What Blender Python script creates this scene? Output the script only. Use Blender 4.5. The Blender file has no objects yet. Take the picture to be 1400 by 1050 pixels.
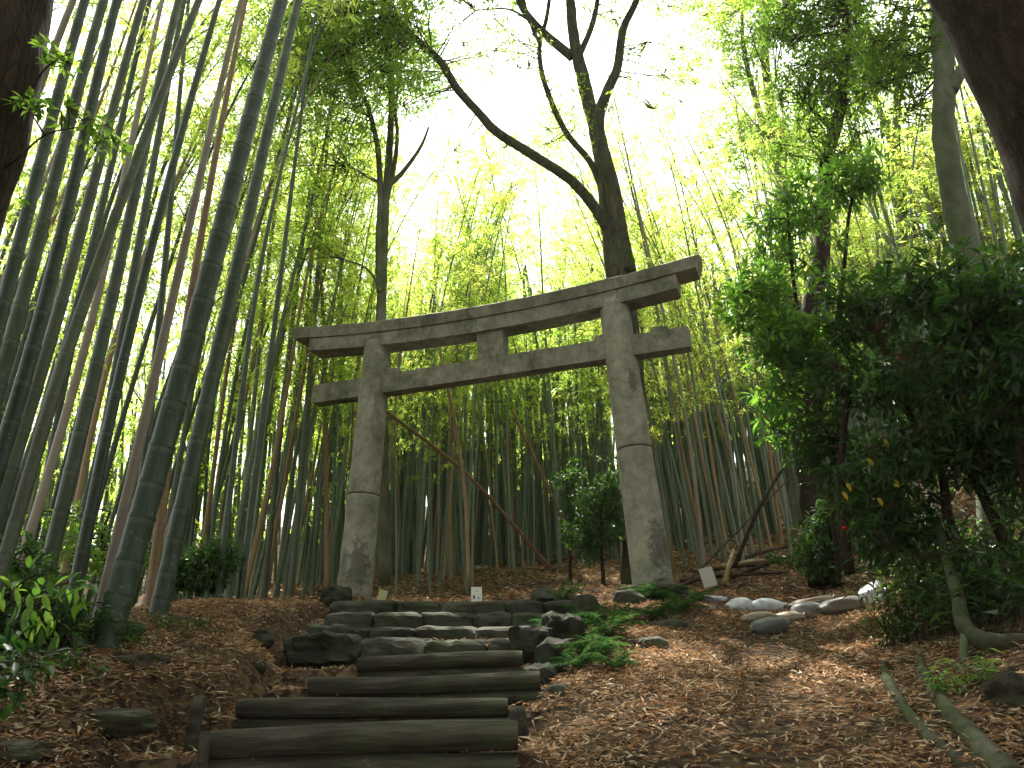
import bpy, math
import numpy as np

# ------------------------------------------------------------------ camera, world, sun, exposure
scene = bpy.context.scene
COL = scene.collection
PITCH, ROLL, FPX = 0.3497, -0.0234, 1108.0
EYE = np.array([0.0, 0.0, 1.6])
_cp, _sp = math.cos(PITCH), math.sin(PITCH)
_R = np.array([1.0, 0, 0]); _F = np.array([0, _cp, _sp]); _U = np.array([0, -_sp, _cp])
CR = _R * math.cos(ROLL) + _U * math.sin(ROLL)
CU = -_R * math.sin(ROLL) + _U * math.cos(ROLL)
from mathutils import Matrix, Vector
cam_data = bpy.data.cameras.new('camera')
cam = bpy.data.objects.new('camera', cam_data); COL.objects.link(cam)
M = Matrix.Identity(4)
for i in range(3):
    M[i][0] = CR[i]; M[i][1] = CU[i]; M[i][2] = -_F[i]; M[i][3] = EYE[i]
cam.matrix_world = M
cam_data.sensor_width = 36.0
cam_data.lens = 36.0 * FPX / 1400.0
cam_data.clip_end = 600
cam_data.clip_start = 0.05
scene.camera = cam

SUN_EL, SUN_AZ = math.radians(61), math.radians(-9)      # azimuth measured from +y towards +x
world = bpy.data.worlds.new('World'); scene.world = world; world.use_nodes = True
wn = world.node_tree; wn.nodes.clear()
sky = wn.nodes.new('ShaderNodeTexSky'); sky.sky_type = 'NISHITA'; sky.sun_disc = False
sky.sun_elevation = SUN_EL; sky.sun_rotation = SUN_AZ
sky.air_density = 1.0; sky.dust_density = 3.0; sky.ozone_density = 1.0
bg = wn.nodes.new('ShaderNodeBackground'); bg.inputs['Strength'].default_value = 0.15
wo = wn.nodes.new('ShaderNodeOutputWorld')
bw = wn.nodes.new('ShaderNodeRGBToBW'); mx = wn.nodes.new('ShaderNodeMix'); mx.data_type = 'RGBA'; mx.inputs[0].default_value = 1.0   # thin bright overcast: most of the blue is washed out
wm = wn.nodes.new('ShaderNodeMix'); wm.data_type = 'RGBA'; wm.blend_type = 'MULTIPLY'; wm.inputs[0].default_value = 1.0; wm.inputs[7].default_value = (0.98, 1.0, 1.0, 1)
wn.links.new(sky.outputs[0], bw.inputs[0]); wn.links.new(sky.outputs[0], mx.inputs[6]); wn.links.new(bw.outputs[0], mx.inputs[7])
wn.links.new(mx.outputs[2], wm.inputs[6]); wn.links.new(wm.outputs[2], bg.inputs[0]); wn.links.new(bg.outputs[0], wo.inputs[0])
sun_d = bpy.data.lights.new('sun', 'SUN'); sun_d.energy = 5.0; sun_d.angle = math.radians(0.5)
sun_d.color = (1.0, 0.95, 0.86)
sun = bpy.data.objects.new('sun', sun_d); COL.objects.link(sun)
_sd = Vector((math.sin(SUN_AZ) * math.cos(SUN_EL), math.cos(SUN_AZ) * math.cos(SUN_EL), math.sin(SUN_EL)))
sun.rotation_euler = _sd.to_track_quat('Z', 'Y').to_euler()
vs = scene.view_settings
vs.view_transform = 'Standard'; vs.look = 'None'; vs.gamma = 1.0; vs.use_curve_mapping = False
vs.exposure = 1.85
scene.cycles.max_bounces = 9; scene.cycles.diffuse_bounces = 6; scene.cycles.transmission_bounces = 7
scene.cycles.glossy_bounces = 2; scene.cycles.use_denoising = True
scene.cycles.caustics_reflective = False; scene.cycles.caustics_refractive = False

# ------------------------------------------------------------------ helpers
rng = np.random.default_rng(7)
def at(px, py, y):
    """a world point at forward distance y in the direction a photograph pixel looks"""
    d = CR * (px - 700) / FPX + CU * (525 - py) / FPX + _F
    return EYE + d * (y / d[1])
def nrm(v):
    v = np.asarray(v, float)
    return v / np.maximum(np.linalg.norm(v, axis=-1, keepdims=True), 1e-9)

class MB:
    """collects vertices and faces; build() links them as one mesh object"""
    def __init__(s): s.V = []; s.Q = []; s.T = []; s.n = 0; s.A = []
    def add(s, V, Q=None, T=None, attr=None):
        V = np.asarray(V, float).reshape(-1, 3)
        if Q is not None and len(Q): s.Q.append(np.asarray(Q, np.int64) + s.n)
        if T is not None and len(T): s.T.append(np.asarray(T, np.int64) + s.n)
        s.V.append(V); s.n += len(V)
        s.A.append(np.zeros(len(V)) if attr is None else np.asarray(attr, float))
    def mesh(s, name, mat=None, smooth=True, attr=None):
        V = np.concatenate(s.V); Q = np.concatenate(s.Q) if s.Q else np.zeros((0, 4), int)
        T = np.concatenate(s.T) if s.T else np.zeros((0, 3), int)
        me = bpy.data.meshes.new(name)
        me.vertices.add(len(V)); me.vertices.foreach_set('co', V.ravel())
        nl = 4 * len(Q) + 3 * len(T)
        me.loops.add(nl); me.loops.foreach_set('vertex_index', np.concatenate([Q.ravel(), T.ravel()]).astype(np.int32))
        me.polygons.add(len(Q) + len(T))
        st = np.concatenate([np.arange(len(Q)) * 4, 4 * len(Q) + np.arange(len(T)) * 3]).astype(np.int32)
        me.polygons.foreach_set('loop_start', st)
        me.polygons.foreach_set('use_smooth', np.full(len(Q) + len(T), smooth))
        me.update(calc_edges=True); me.validate()
        if attr:
            a = me.attributes.new(attr, 'FLOAT', 'POINT')
            a.data.foreach_set('value', np.concatenate(s.A))
        if mat: me.materials.append(mat)
        return me
    def build(s, name, mat=None, parent=None, smooth=True, attr=None):
        return link(name, s.mesh(name, mat, smooth, attr), parent)

def link(name, me, parent=None):
    o = bpy.data.objects.new(name, me); COL.objects.link(o)
    if parent is not None: o.parent = parent
    return o
def tag(o, label=None, cat=None, group=None, kind=None):
    if label: o['label'] = label
    if cat: o['category'] = cat
    if group: o['group'] = group
    if kind: o['kind'] = kind
    return o
def empty(name, loc=(0, 0, 0), label=None, cat=None, group=None):
    o = bpy.data.objects.new(name, None); COL.objects.link(o)
    o.location = tuple(float(c) for c in loc); o.empty_display_size = 0.1
    o['origin'] = [float(c) for c in loc]
    return tag(o, label, cat, group)
def put(mb_or_obj, root):
    """child meshes are written in world coordinates: shift them so the Empty may stand at the base"""
    mb_or_obj.location = tuple(-c for c in root['origin'])
    return mb_or_obj

def spline(P, n):
    """Catmull-Rom through points P (k,d), n samples"""
    P = np.asarray(P, float)
    if len(P) == 2: return P[0] + (P[1] - P[0]) * np.linspace(0, 1, n)[:, None]
    E = np.vstack([2 * P[0] - P[1], P, 2 * P[-1] - P[-2]])
    t = np.linspace(0, len(P) - 1 - 1e-9, n); i = t.astype(int); u = (t - i)[:, None]
    a, b, c, d = E[i], E[i + 1], E[i + 2], E[i + 3]
    return 0.5 * (2 * b + (c - a) * u + (2 * a - 5 * b + 4 * c - d) * u**2 + (3 * b - a - 3 * c + d) * u**3)

def tube(P, r, sides=8, cap=True):
    P = np.asarray(P, float); n = len(P); r = np.broadcast_to(np.asarray(r, float), (n,))
    T = nrm(np.gradient(P, axis=0))
    ref = np.array([0.0, 0, 1]) if abs(T[0][2]) < 0.9 else np.array([1.0, 0, 0])
    N = np.zeros_like(P); N[0] = nrm(np.cross(T[0], ref))
    for i in range(1, n):
        v = N[i - 1] - T[i] * (N[i - 1] @ T[i]); N[i] = v / max(np.linalg.norm(v), 1e-9)
    B = np.cross(T, N)
    a = np.linspace(0, 2 * np.pi, sides, endpoint=False)
    V = P[:, None] + r[:, None, None] * (np.cos(a)[None, :, None] * N[:, None] + np.sin(a)[None, :, None] * B[:, None])
    i = np.arange(n - 1)[:, None] * sides; j = np.arange(sides)[None]; k = (j + 1) % sides
    Q = np.stack([i + j, i + k, i + k + sides, i + j + sides], -1).reshape(-1, 4)
    V = V.reshape(-1, 3); Tt = None
    if cap:
        V = np.vstack([V, P[0], P[-1]]); c0, c1 = n * sides, n * sides + 1
        j = np.arange(sides); k = (j + 1) % sides
        Tt = np.vstack([np.stack([k, j, np.full(sides, c0)], -1),
                        np.stack([(n - 1) * sides + j, (n - 1) * sides + k, np.full(sides, c1)], -1)])
    return V, Q, Tt

def vnoise(P, scale, seed=0):
    """smooth value noise in -1..1 at points P (n,3)"""
    P = np.asarray(P, float) * scale + seed * 17.13
    i = np.floor(P).astype(np.int64); f = P - i; f = f * f * (3 - 2 * f); out = 0
    for dx in (0, 1):
        for dy in (0, 1):
            for dz in (0, 1):
                h = ((i[:, 0] + dx) * 374761393 + (i[:, 1] + dy) * 668265263 + (i[:, 2] + dz) * 2147483647) & 0x7fffffff
                h = ((h ^ (h >> 13)) * 1274126177) & 0x7fffffff
                w = (f[:, 0] if dx else 1 - f[:, 0]) * (f[:, 1] if dy else 1 - f[:, 1]) * (f[:, 2] if dz else 1 - f[:, 2])
                out = out + w * ((h ^ (h >> 16)) & 0xffff) / 32767.5
    return out - 1

def leaf4(mb, C, D, N, L, W, droop=0.15, fold=0.25):
    """two-triangle leaves: C base, D direction, N normal"""
    n = len(C); D = nrm(D); S = nrm(np.cross(D, N)); N = nrm(np.cross(S, D))
    L = np.broadcast_to(L, (n,))[:, None]; W = np.broadcast_to(W, (n,))[:, None]
    mid = C + D * L * 0.42
    V = np.stack([C, mid + S * W / 2 + N * W * fold, C + D * L - N * L * droop, mid - S * W / 2 + N * W * fold], 1)
    mb.add(V.reshape(-1, 3), Q=np.arange(4 * n).reshape(-1, 4))
_LB = np.array([[0, 0, 0], [.17, -.36, .04], [.2, 0, -.02], [.17, .36, .04], [.5, -.5, .05], [.52, 0, -.04], [.5, .5, .05],
                [.8, -.27, -.02], [.8, 0, -.08], [.8, .27, -.02], [1, 0, -.16]])
_LQ = np.array([[2, 1, 4, 5], [2, 5, 6, 3], [5, 4, 7, 8], [5, 8, 9, 6]]); _LT = np.array([[0, 1, 2], [0, 2, 3], [8, 7, 10], [8, 10, 9]])
def leaf11(mb, C, D, N, L, W):
    """broad leaves with a folded midrib (12 triangles)"""
    n = len(C); D = nrm(D); S = nrm(np.cross(D, N)); N = nrm(np.cross(S, D))
    L = np.broadcast_to(L, (n,))[:, None, None]; W = np.broadcast_to(W, (n,))[:, None, None]
    V = C[:, None] + D[:, None] * _LB[None, :, :1] * L + S[:, None] * _LB[None, :, 1:2] * W + N[:, None] * _LB[None, :, 2:3] * L
    o = (np.arange(n) * 11)[:, None, None]
    mb.add(V.reshape(-1, 3), Q=(_LQ[None] + o).reshape(-1, 4), T=(_LT[None] + o).reshape(-1, 3))

def boulder(sx, sy, sz, seed, k=6, p=4.0, amp=0.12, rough=0.03):
    """blocky stone from a subdivided cube; k cells per edge"""
    g = np.linspace(-1, 1, k + 1); V = []; Q = []; n = 0
    for ax in range(3):
        for sg in (-1, 1):
            a, b = np.meshgrid(g, g, indexing='ij'); P = np.zeros((k + 1, k + 1, 3))
            P[..., ax] = sg; P[..., (ax + 1) % 3] = a; P[..., (ax + 2) % 3] = b
            V.append(P.reshape(-1, 3)); i, j = np.meshgrid(np.arange(k), np.arange(k), indexing='ij')
            q = np.stack([i * (k + 1) + j, (i + 1) * (k + 1) + j, (i + 1) * (k + 1) + j + 1, i * (k + 1) + j + 1], -1).reshape(-1, 4)
            Q.append((q if sg > 0 else q[:, ::-1]) + n); n += (k + 1) ** 2
    V = np.concatenate(V); Q = np.concatenate(Q)
    V = V / (np.abs(V) ** p).sum(1, keepdims=True) ** (1 / p)
    key = np.round(V, 4); u, inv = np.unique(key, axis=0, return_inverse=True); V = u; Q = inv.ravel()[Q]
    d = 1 + amp * vnoise(V, 1.3, seed) + amp * .5 * vnoise(V, 3.1, seed + 3)
    V = V * d[:, None] * np.array([sx, sy, sz]) / 2
    V = V + rough * min(sx, sy, sz) * np.stack([vnoise(V, 14, seed + q) for q in (5, 6, 7)], 1)
    return V, Q
def rotz(V, a):
    c, s = math.cos(a), math.sin(a); V = np.asarray(V)
    return np.stack([V[:, 0] * c - V[:, 1] * s, V[:, 0] * s + V[:, 1] * c, V[:, 2]], 1)
def rotx(V, a):
    c, s = math.cos(a), math.sin(a)
    return np.stack([V[:, 0], V[:, 1] * c - V[:, 2] * s, V[:, 1] * s + V[:, 2] * c], 1)
def roty(V, a):
    c, s = math.cos(a), math.sin(a)
    return np.stack([V[:, 0] * c + V[:, 2] * s, V[:, 1], -V[:, 0] * s + V[:, 2] * c], 1)

# ------------------------------------------------------------------ materials
class NT:
    def __init__(s, name):
        s.m = bpy.data.materials.new(name); s.m.use_nodes = True; s.t = s.m.node_tree; s.t.nodes.clear()
        s.out = s.n('ShaderNodeOutputMaterial')
    def n(s, ty, **kw):
        nd = s.t.nodes.new(ty)
        for k, v in kw.items(): setattr(nd, k, v)
        return nd
    def l(s, a, b): s.t.links.new(a, b)
    def noise(s, scale, detail=4, rough=.55, vec=None, dist=0):
        nd = s.n('ShaderNodeTexNoise'); nd.inputs['Scale'].default_value = scale; nd.inputs['Detail'].default_value = detail
        nd.inputs['Roughness'].default_value = rough; nd.inputs['Distortion'].default_value = dist
        if vec is not None: s.l(vec, nd.inputs['Vector'])
        return nd.outputs['Fac']
    def coord(s, which='Object', sc=(1, 1, 1)):
        tc = s.n('ShaderNodeTexCoord'); mp = s.n('ShaderNodeMapping'); mp.inputs['Scale'].default_value = sc
        s.l(tc.outputs[which], mp.inputs['Vector']); return mp.outputs[0]
    def ramp(s, fac, stops, interp='LINEAR'):
        r = s.n('ShaderNodeValToRGB'); e = r.color_ramp; e.interpolation = interp
        while len(e.elements) < len(stops): e.elements.new(0.5)
        for q, (p, c) in zip(e.elements, stops): q.position = p; q.color = (*c, 1) if len(c) == 3 else c
        s.l(fac, r.inputs[0]); return r.outputs[0]
    def mix(s, fac, a, b, mode='MIX'):
        m = s.n('ShaderNodeMix'); m.data_type = 'RGBA'; m.blend_type = mode
        for v, sock in ((fac, m.inputs[0]), (a, m.inputs[6]), (b, m.inputs[7])):
            if hasattr(v, 'node'): s.l(v, sock)
            elif isinstance(v, (int, float)): sock.default_value = v
            else: sock.default_value = (*v, 1)
        return m.outputs[2]
    def math(s, op, a, b=0.0):
        m = s.n('ShaderNodeMath', operation=op)
        for v, sock in ((a, m.inputs[0]), (b, m.inputs[1])):
            if hasattr(v, 'node'): s.l(v, sock)
            else: sock.default_value = v
        return m.outputs[0]
    def bump(s, h, strength=.5, dist=.02):
        b = s.n('ShaderNodeBump'); b.inputs['Strength'].default_value = strength; b.inputs['Distance'].default_value = dist
        s.l(h, b.inputs['Height']); return b.outputs[0]
    def pbr(s, col, rough=.8, normal=None, spec=.3):
        p = s.n('ShaderNodeBsdfPrincipled')
        if hasattr(col, 'node'): s.l(col, p.inputs['Base Color'])
        else: p.inputs['Base Color'].default_value = (*col, 1)
        if hasattr(rough, 'node'): s.l(rough, p.inputs['Roughness'])
        else: p.inputs['Roughness'].default_value = rough
        p.inputs['Specular IOR Level'].default_value = spec
        if normal is not None: s.l(normal, p.inputs['Normal'])
        return p.outputs[0]
    def done(s, sh): s.l(sh, s.out.inputs[0]); return s.m

def leaf_mat(name, cols, tcols, trans=.5, gloss=0.0, rough=.4, ov=.3):
    t = NT(name); g = t.n('ShaderNodeNewGeometry'); r = g.outputs['Random Per Island']
    oi = t.n('ShaderNodeObjectInfo').outputs['Random']
    n1 = t.noise(.9, 2, .5, t.coord('Object'))
    f = t.math('ADD', t.math('MULTIPLY', r, .45), t.math('ADD', t.math('MULTIPLY', n1, .25), t.math('MULTIPLY', oi, ov)))
    k = len(cols)
    c = t.ramp(f, [(.15 + .75 * i / (k - 1), q) for i, q in enumerate(cols)])
    tc = t.ramp(f, [(.15 + .75 * i / (k - 1), q) for i, q in enumerate(tcols)])
    if gloss > 0: base = t.pbr(c, rough, spec=gloss)
    else:
        d = t.n('ShaderNodeBsdfDiffuse'); t.l(c, d.inputs[0]); base = d.outputs[0]
    tr = t.n('ShaderNodeBsdfTranslucent'); t.l(tc, tr.inputs[0])
    m = t.n('ShaderNodeMixShader'); m.inputs[0].default_value = trans
    t.l(base, m.inputs[1]); t.l(tr.outputs[0], m.inputs[2]); return t.done(m.outputs[0])

M_BAMBOO_LEAF = leaf_mat('bamboo_leaf', [(.05, .10, .015), (.10, .17, .025), (.17, .20, .03), (.28, .22, .04)],
                         [(.30, .52, .07), (.50, .70, .11), (.70, .78, .15), (.82, .68, .18)], .74)
M_TREE_LEAF = leaf_mat('tree_leaf', [(.035, .08, .015), (.06, .12, .02), (.10, .15, .025)],
                       [(.12, .30, .03), (.25, .45, .05), (.45, .55, .07)], .5)
M_CANOPY = leaf_mat('canopy_leaf', [(.06, .12, .02), (.09, .16, .03), (.13, .19, .035)],
                    [(.25, .50, .06), (.42, .62, .08), (.62, .70, .10)], .65)
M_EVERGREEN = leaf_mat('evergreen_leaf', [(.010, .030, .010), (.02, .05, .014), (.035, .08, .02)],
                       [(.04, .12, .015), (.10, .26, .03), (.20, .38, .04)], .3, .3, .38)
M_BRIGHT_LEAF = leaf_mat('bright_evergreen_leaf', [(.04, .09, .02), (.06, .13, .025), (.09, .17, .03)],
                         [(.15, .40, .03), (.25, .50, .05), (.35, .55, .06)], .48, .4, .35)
M_FERN = leaf_mat('fern_leaf', [(.02, .06, .02), (.04, .10, .025), (.10, .15, .03)],
                  [(.03, .10, .03), (.06, .16, .04), (.18, .24, .05)], .25)
M_LITTER = leaf_mat('dry_leaf', [(.03, .019, .012), (.13, .083, .048), (.30, .20, .12), (.55, .45, .31), (.36, .16, .055), (.42, .32, .21), (.18, .105, .062)],
                    [(.06, .03, .015), (.15, .08, .04), (.25, .15, .08), (.35, .25, .14), (.35, .13, .04), (.28, .18, .1), (.15, .08, .04)], .2)
M_YELLOW = leaf_mat('yellow_leaf', [(.45, .30, .03), (.5, .38, .05)], [(.6, .4, .05), (.7, .5, .06)], .5)
M_FLOWER = leaf_mat('red_petal', [(.35, .015, .015), (.5, .02, .02)], [(.5, .02, .02), (.6, .03, .02)], .3)

def culm_mat(name, a, b, c, band=(.16, .19, .14)):
    t = NT(name); oi = t.n('ShaderNodeObjectInfo').outputs['Random']
    at_ = t.n('ShaderNodeAttribute'); at_.attribute_name = 'ring'; ring = at_.outputs['Fac']
    n = t.noise(3.0, 5, .6, t.coord('Object', (6, 6, 1)))
    n2 = t.noise(14, 3, .6, t.coord('Object', (3, 3, .5)))
    col = t.ramp(t.math('ADD', t.math('MULTIPLY', oi, .7), t.math('MULTIPLY', n, .4)), [(.1, a), (.5, b), (.95, c)])
    col = t.mix(t.math('MULTIPLY', t.ramp(n2, [(.5, (0, 0, 0)), (.75, (1, 1, 1))]), .3), col, (.15, .155, .12))
    up = t.ramp(ring, [(.5, (0, 0, 0)), (.98, (1, 1, 1))])          # pale waxy band under a node
    col = t.mix(t.math('MULTIPLY', up, .4), col, band)
    sp = t.noise(38, 2, .5, t.coord('Object')); big = t.noise(1.1, 3, .6, t.coord('Object', (1, 1, .8)))
    col = t.mix(t.math('MULTIPLY', t.ramp(sp, [(.66, (0, 0, 0)), (.72, (1, 1, 1))]), .5), col, (.24, .26, .2))       # lichen flecks
    col = t.mix(t.ramp(big, [(.4, (0, 0, 0)), (.7, (.75, .75, .75))]), col, t.mix(1, col, (.55, .5, .38), 'MULTIPLY'))  # sooty older stretches
    dk = t.ramp(ring, [(.0, (1, 1, 1)), (.04, (0, 0, 0))])            # dark groove: ring < 0 stored as 0
    return t.done(t.pbr(col, .42, t.bump(n2, .15, .004), .35))
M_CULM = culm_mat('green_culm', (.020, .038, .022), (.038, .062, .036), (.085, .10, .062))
M_CULM_LIT = culm_mat('lit_green_culm', (.07, .11, .07), (.125, .17, .115), (.20, .23, .16), (.27, .30, .24))  # green culm paled in its colour to stand in for light on farther bamboos
M_CULM_TAN = culm_mat('tan_culm', (.15, .075, .032), (.25, .155, .07), (.30, .22, .11), (.34, .28, .17))
M_CULM_PALE = culm_mat('pale_culm', (.20, .17, .14), (.26, .22, .18), (.30, .26, .2), (.36, .32, .28))

def bark_mat(name, a, b, c, scale=6, moss=0.0, stretch=.25, bump=.6, crk=.5, grain=None):
    t = NT(name); v = t.coord('Object', (1, 1, stretch))
    if grain: v = t.coord('Object', grain)
    n = t.noise(scale, 8, .65, v, .4); n2 = t.noise(2.2, 4, .6, t.coord('Object'))
    vo = t.n('ShaderNodeTexVoronoi', feature='DISTANCE_TO_EDGE'); vo.inputs['Scale'].default_value = scale * 2.2; t.l(v, vo.inputs['Vector'])
    crack = t.ramp(vo.outputs['Distance'], [(0, (0, 0, 0)), (.12, (1, 1, 1))])
    col = t.ramp(n, [(.3, a), (.5, b), (.7, c)])
    col = t.mix(crk, col, t.mix(1, col, crack, 'MULTIPLY'))
    if moss > 0: col = t.mix(t.math('MULTIPLY', t.ramp(n2, [(.45, (0, 0, 0)), (.62, (1, 1, 1))]), moss), col, (.05, .085, .02))
    h = t.math('ADD', n, t.math('MULTIPLY', crack, .8 * crk))
    return t.done(t.pbr(col, .9, t.bump(h, bump, .03), .15))
M_BARK_DARK = bark_mat('dark_bark', (.016, .011, .008), (.035, .025, .018), (.07, .05, .035), 13, 0, .2, .8, .3)
M_BARK_RED = bark_mat('reddish_bark', (.018, .013, .010), (.042, .029, .022), (.08, .056, .042), 22, .1, .22, 1.0, .2)
M_BARK_GREY = bark_mat('grey_green_bark', (.06, .065, .045), (.11, .12, .08), (.18, .185, .14), 4.5, .4, .5, .3, 0.0)
M_BARK_MOSS = bark_mat('mossy_bark', (.03, .028, .018), (.06, .055, .035), (.11, .10, .06), 7, .55)
M_TWIG = bark_mat('twig_bark', (.04, .03, .02), (.08, .06, .04), (.13, .10, .07), 20)
M_OLDPOLE = bark_mat('old_greenish_pole', (.025, .026, .016), (.05, .05, .032), (.085, .08, .055), 12, .4, 1, .3, 0.0)
M_LOG = bark_mat('weathered_log', (.020, .017, .013), (.052, .045, .035), (.115, .10, .08), 16, .22, 1, .9, .06, (.12, 1, 1))

def stone_mat(name, a, b, c, moss=.5, stain=.5, streak=False, spots=()):
    t = NT(name); v = t.coord('Object')
    big = t.noise(1.6, 5, .6, v); mid = t.noise(8, 6, .65, v); fine = t.noise(70, 4, .7, v)
    col = t.ramp(t.math('ADD', t.math('MULTIPLY', big, .5), t.math('MULTIPLY', mid, .5)), [(.35, a), (.5, b), (.65, c)])
    col = t.mix(.35, col, t.mix(1, t.ramp(fine, [(.3, (.25, .25, .25)), (.7, (1.7, 1.7, 1.7))]), col, 'MULTIPLY'))
    sn = t.noise(3.3, 7, .75, t.coord('Object', (1, 1, .35 if streak else 1)), .3)
    col = t.mix(t.math('MULTIPLY', t.ramp(sn, [(.53, (0, 0, 0)), (.66, (1, 1, 1))]), stain), col, (.035, .034, .03))
    mn = t.noise(2.4, 6, .7, t.coord('Object', (1.2, 1, 1)))
    col = t.mix(t.math('MULTIPLY', t.ramp(mn, [(.5, (0, 0, 0)), (.64, (1, 1, 1))]), moss), col, (.045, .07, .025))
    for P, R in spots:                                               # weathered dark patches with a ragged outline
        vm = t.n('ShaderNodeVectorMath', operation='SUBTRACT'); tc = t.n('ShaderNodeTexCoord'); t.l(tc.outputs['Object'], vm.inputs[0]); vm.inputs[1].default_value = tuple(P)
        vs_ = t.n('ShaderNodeVectorMath', operation='MULTIPLY'); t.l(vm.outputs[0], vs_.inputs[0]); vs_.inputs[1].default_value = (1.6, 1, .62)
        ln = t.n('ShaderNodeVectorMath', operation='LENGTH'); t.l(vs_.outputs[0], ln.inputs[0])
        d = t.math('ADD', t.math('DIVIDE', ln.outputs['Value'], R), t.math('MULTIPLY', t.math('SUBTRACT', t.noise(13, 6, .75, v), .5), 2.6))
        col = t.mix(t.math('MULTIPLY', t.ramp(d, [(.5, (1, 1, 1)), (.8, (0, 0, 0))]), .68), col, (.06, .058, .054))
    h = t.math('ADD', t.math('MULTIPLY', mid, .6), t.math('MULTIPLY', fine, .4))
    return t.done(t.pbr(col, .9, t.bump(h, .55, .012), .2))
M_GRANITE = stone_mat('weathered_granite', (.18, .178, .14), (.27, .265, .21), (.38, .37, .30), .4, .5, True, [(at(489, 772, 11.1), .3), (at(902, 745, 9.8), .3), (at(866, 520, 9.8), .14)])
M_BEAM = stone_mat('weathered_beam_stone', (.13, .128, .10), (.215, .21, .165), (.32, .31, .255), .6, .6, True)
M_STEP = stone_mat('mossy_step_stone', (.024, .024, .017), (.046, .045, .033), (.085, .078, .06), .6, .5)
M_STACK = stone_mat('dark_mossy_stone', (.014, .014, .010), (.03, .03, .021), (.06, .055, .042), .75, .4)
M_ROCK = stone_mat('dark_rock', (.016, .012, .009), (.03, .024, .017), (.055, .046, .034), .5, .4)

t = NT('leafy_soil'); v = t.coord('Object')
vo = t.n('ShaderNodeTexVoronoi'); vo.inputs['Scale'].default_value = 22; t.l(t.coord('Object', (1, 1.6, 1)), vo.inputs['Vector'])
n1 = t.noise(.8, 5, .6, v); n2 = t.noise(25, 5, .7, v)
col = t.ramp(t.n('ShaderNodeSeparateColor').outputs[0], [(0, (0, 0, 0)), (1, (1, 1, 1))])
sep = t.n('ShaderNodeSeparateColor'); t.l(vo.outputs['Color'], sep.inputs[0])
leafc = t.ramp(sep.outputs[0], [(.1, (.03, .018, .011)), (.4, (.07, .045, .026)), (.7, (.15, .10, .058)), (.95, (.18, .10, .048))])
soil = t.ramp(n2, [(.3, (.018, .013, .009)), (.7, (.055, .04, .027))])
col = t.mix(t.ramp(n1, [(.3, (.25, .25, .25)), (.7, (.85, .85, .85))]), soil, leafc)
M_SOIL = t.done(t.pbr(col, .95, t.bump(t.math('ADD', n2, vo.outputs['Distance']), .8, .03), .1))

t = NT('woven_bag'); n1 = t.noise(5, 5, .6, t.coord('Object')); n2 = t.noise(60, 2, .5, t.coord('Object', (1, 1, 3)))
oi = t.n('ShaderNodeObjectInfo')
c = t.mix(t.math('MULTIPLY', t.ramp(n1, [(.45, (0, 0, 0)), (.7, (1, 1, 1))]), .5), t.mix(1, (.85, .85, .85), oi.outputs['Color'], 'MULTIPLY'), (.16, .12, .08))
M_BAG = t.done(t.pbr(c, .55, t.bump(t.math('ADD', n2, t.math('MULTIPLY', n1, 2)), .5, .01), .4))
def plain(name, c, rough=.6):
    t = NT(name); n = t.noise(18, 5, .65, t.coord('Object'))
    return t.done(t.pbr(t.mix(t.math('MULTIPLY', n, .35), c, tuple(q * .45 for q in c)), rough))
M_CARD = plain('white_card', (.78, .78, .74)); M_CARD_Y = plain('yellowed_card', (.42, .42, .2)); M_INK = plain('dark_ink', (.05, .05, .06))
M_BOARD = plain('pale_board', (.6, .56, .5)); M_ORANGE = plain('orange_sheath', (.22, .10, .035))

# ------------------------------------------------------------------ terrain
_ctrl = [at(*q) for q in [
    (1000, 1050, 4), (850, 1050, 4), (1180, 1050, 4), (760, 1050, 4), (1000, 950, 5), (850, 960, 5), (1180, 940, 5.2), (1080, 890, 6.5), (900, 900, 6.3), (1180, 890, 6.6),
    (1100, 850, 8), (1000, 852, 8), (930, 850, 8), (1180, 803, 9.8), (1100, 812, 10), (1000, 812, 10), (950, 815, 9.9), (1050, 745, 14), (1150, 745, 14), (1050, 690, 20), (800, 770, 16),
    (600, 780, 17), (450, 800, 15), (0, 965, 3.9), (100, 905, 4.6), (150, 875, 5), (200, 840, 6), (250, 818, 7), (330, 820, 8), (440, 828, 8.7), (300, 870, 6.5),
    (300, 920, 5.5), (380, 900, 6.2), (400, 940, 5), (230, 1000, 4.1), (100, 1010, 4), (0, 1050, 3.7), (150, 1050, 3.8), (250, 940, 4.9), (380, 868, 7.4),
    (1400, 905, 4.6), (1310, 870, 5.5), (1400, 1000, 3.9), (1300, 1010, 4.2), (1280, 820, 7), (760, 930, 5.8), (780, 990, 4.8), (820, 880, 7), (850, 840, 8.2)]]
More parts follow.
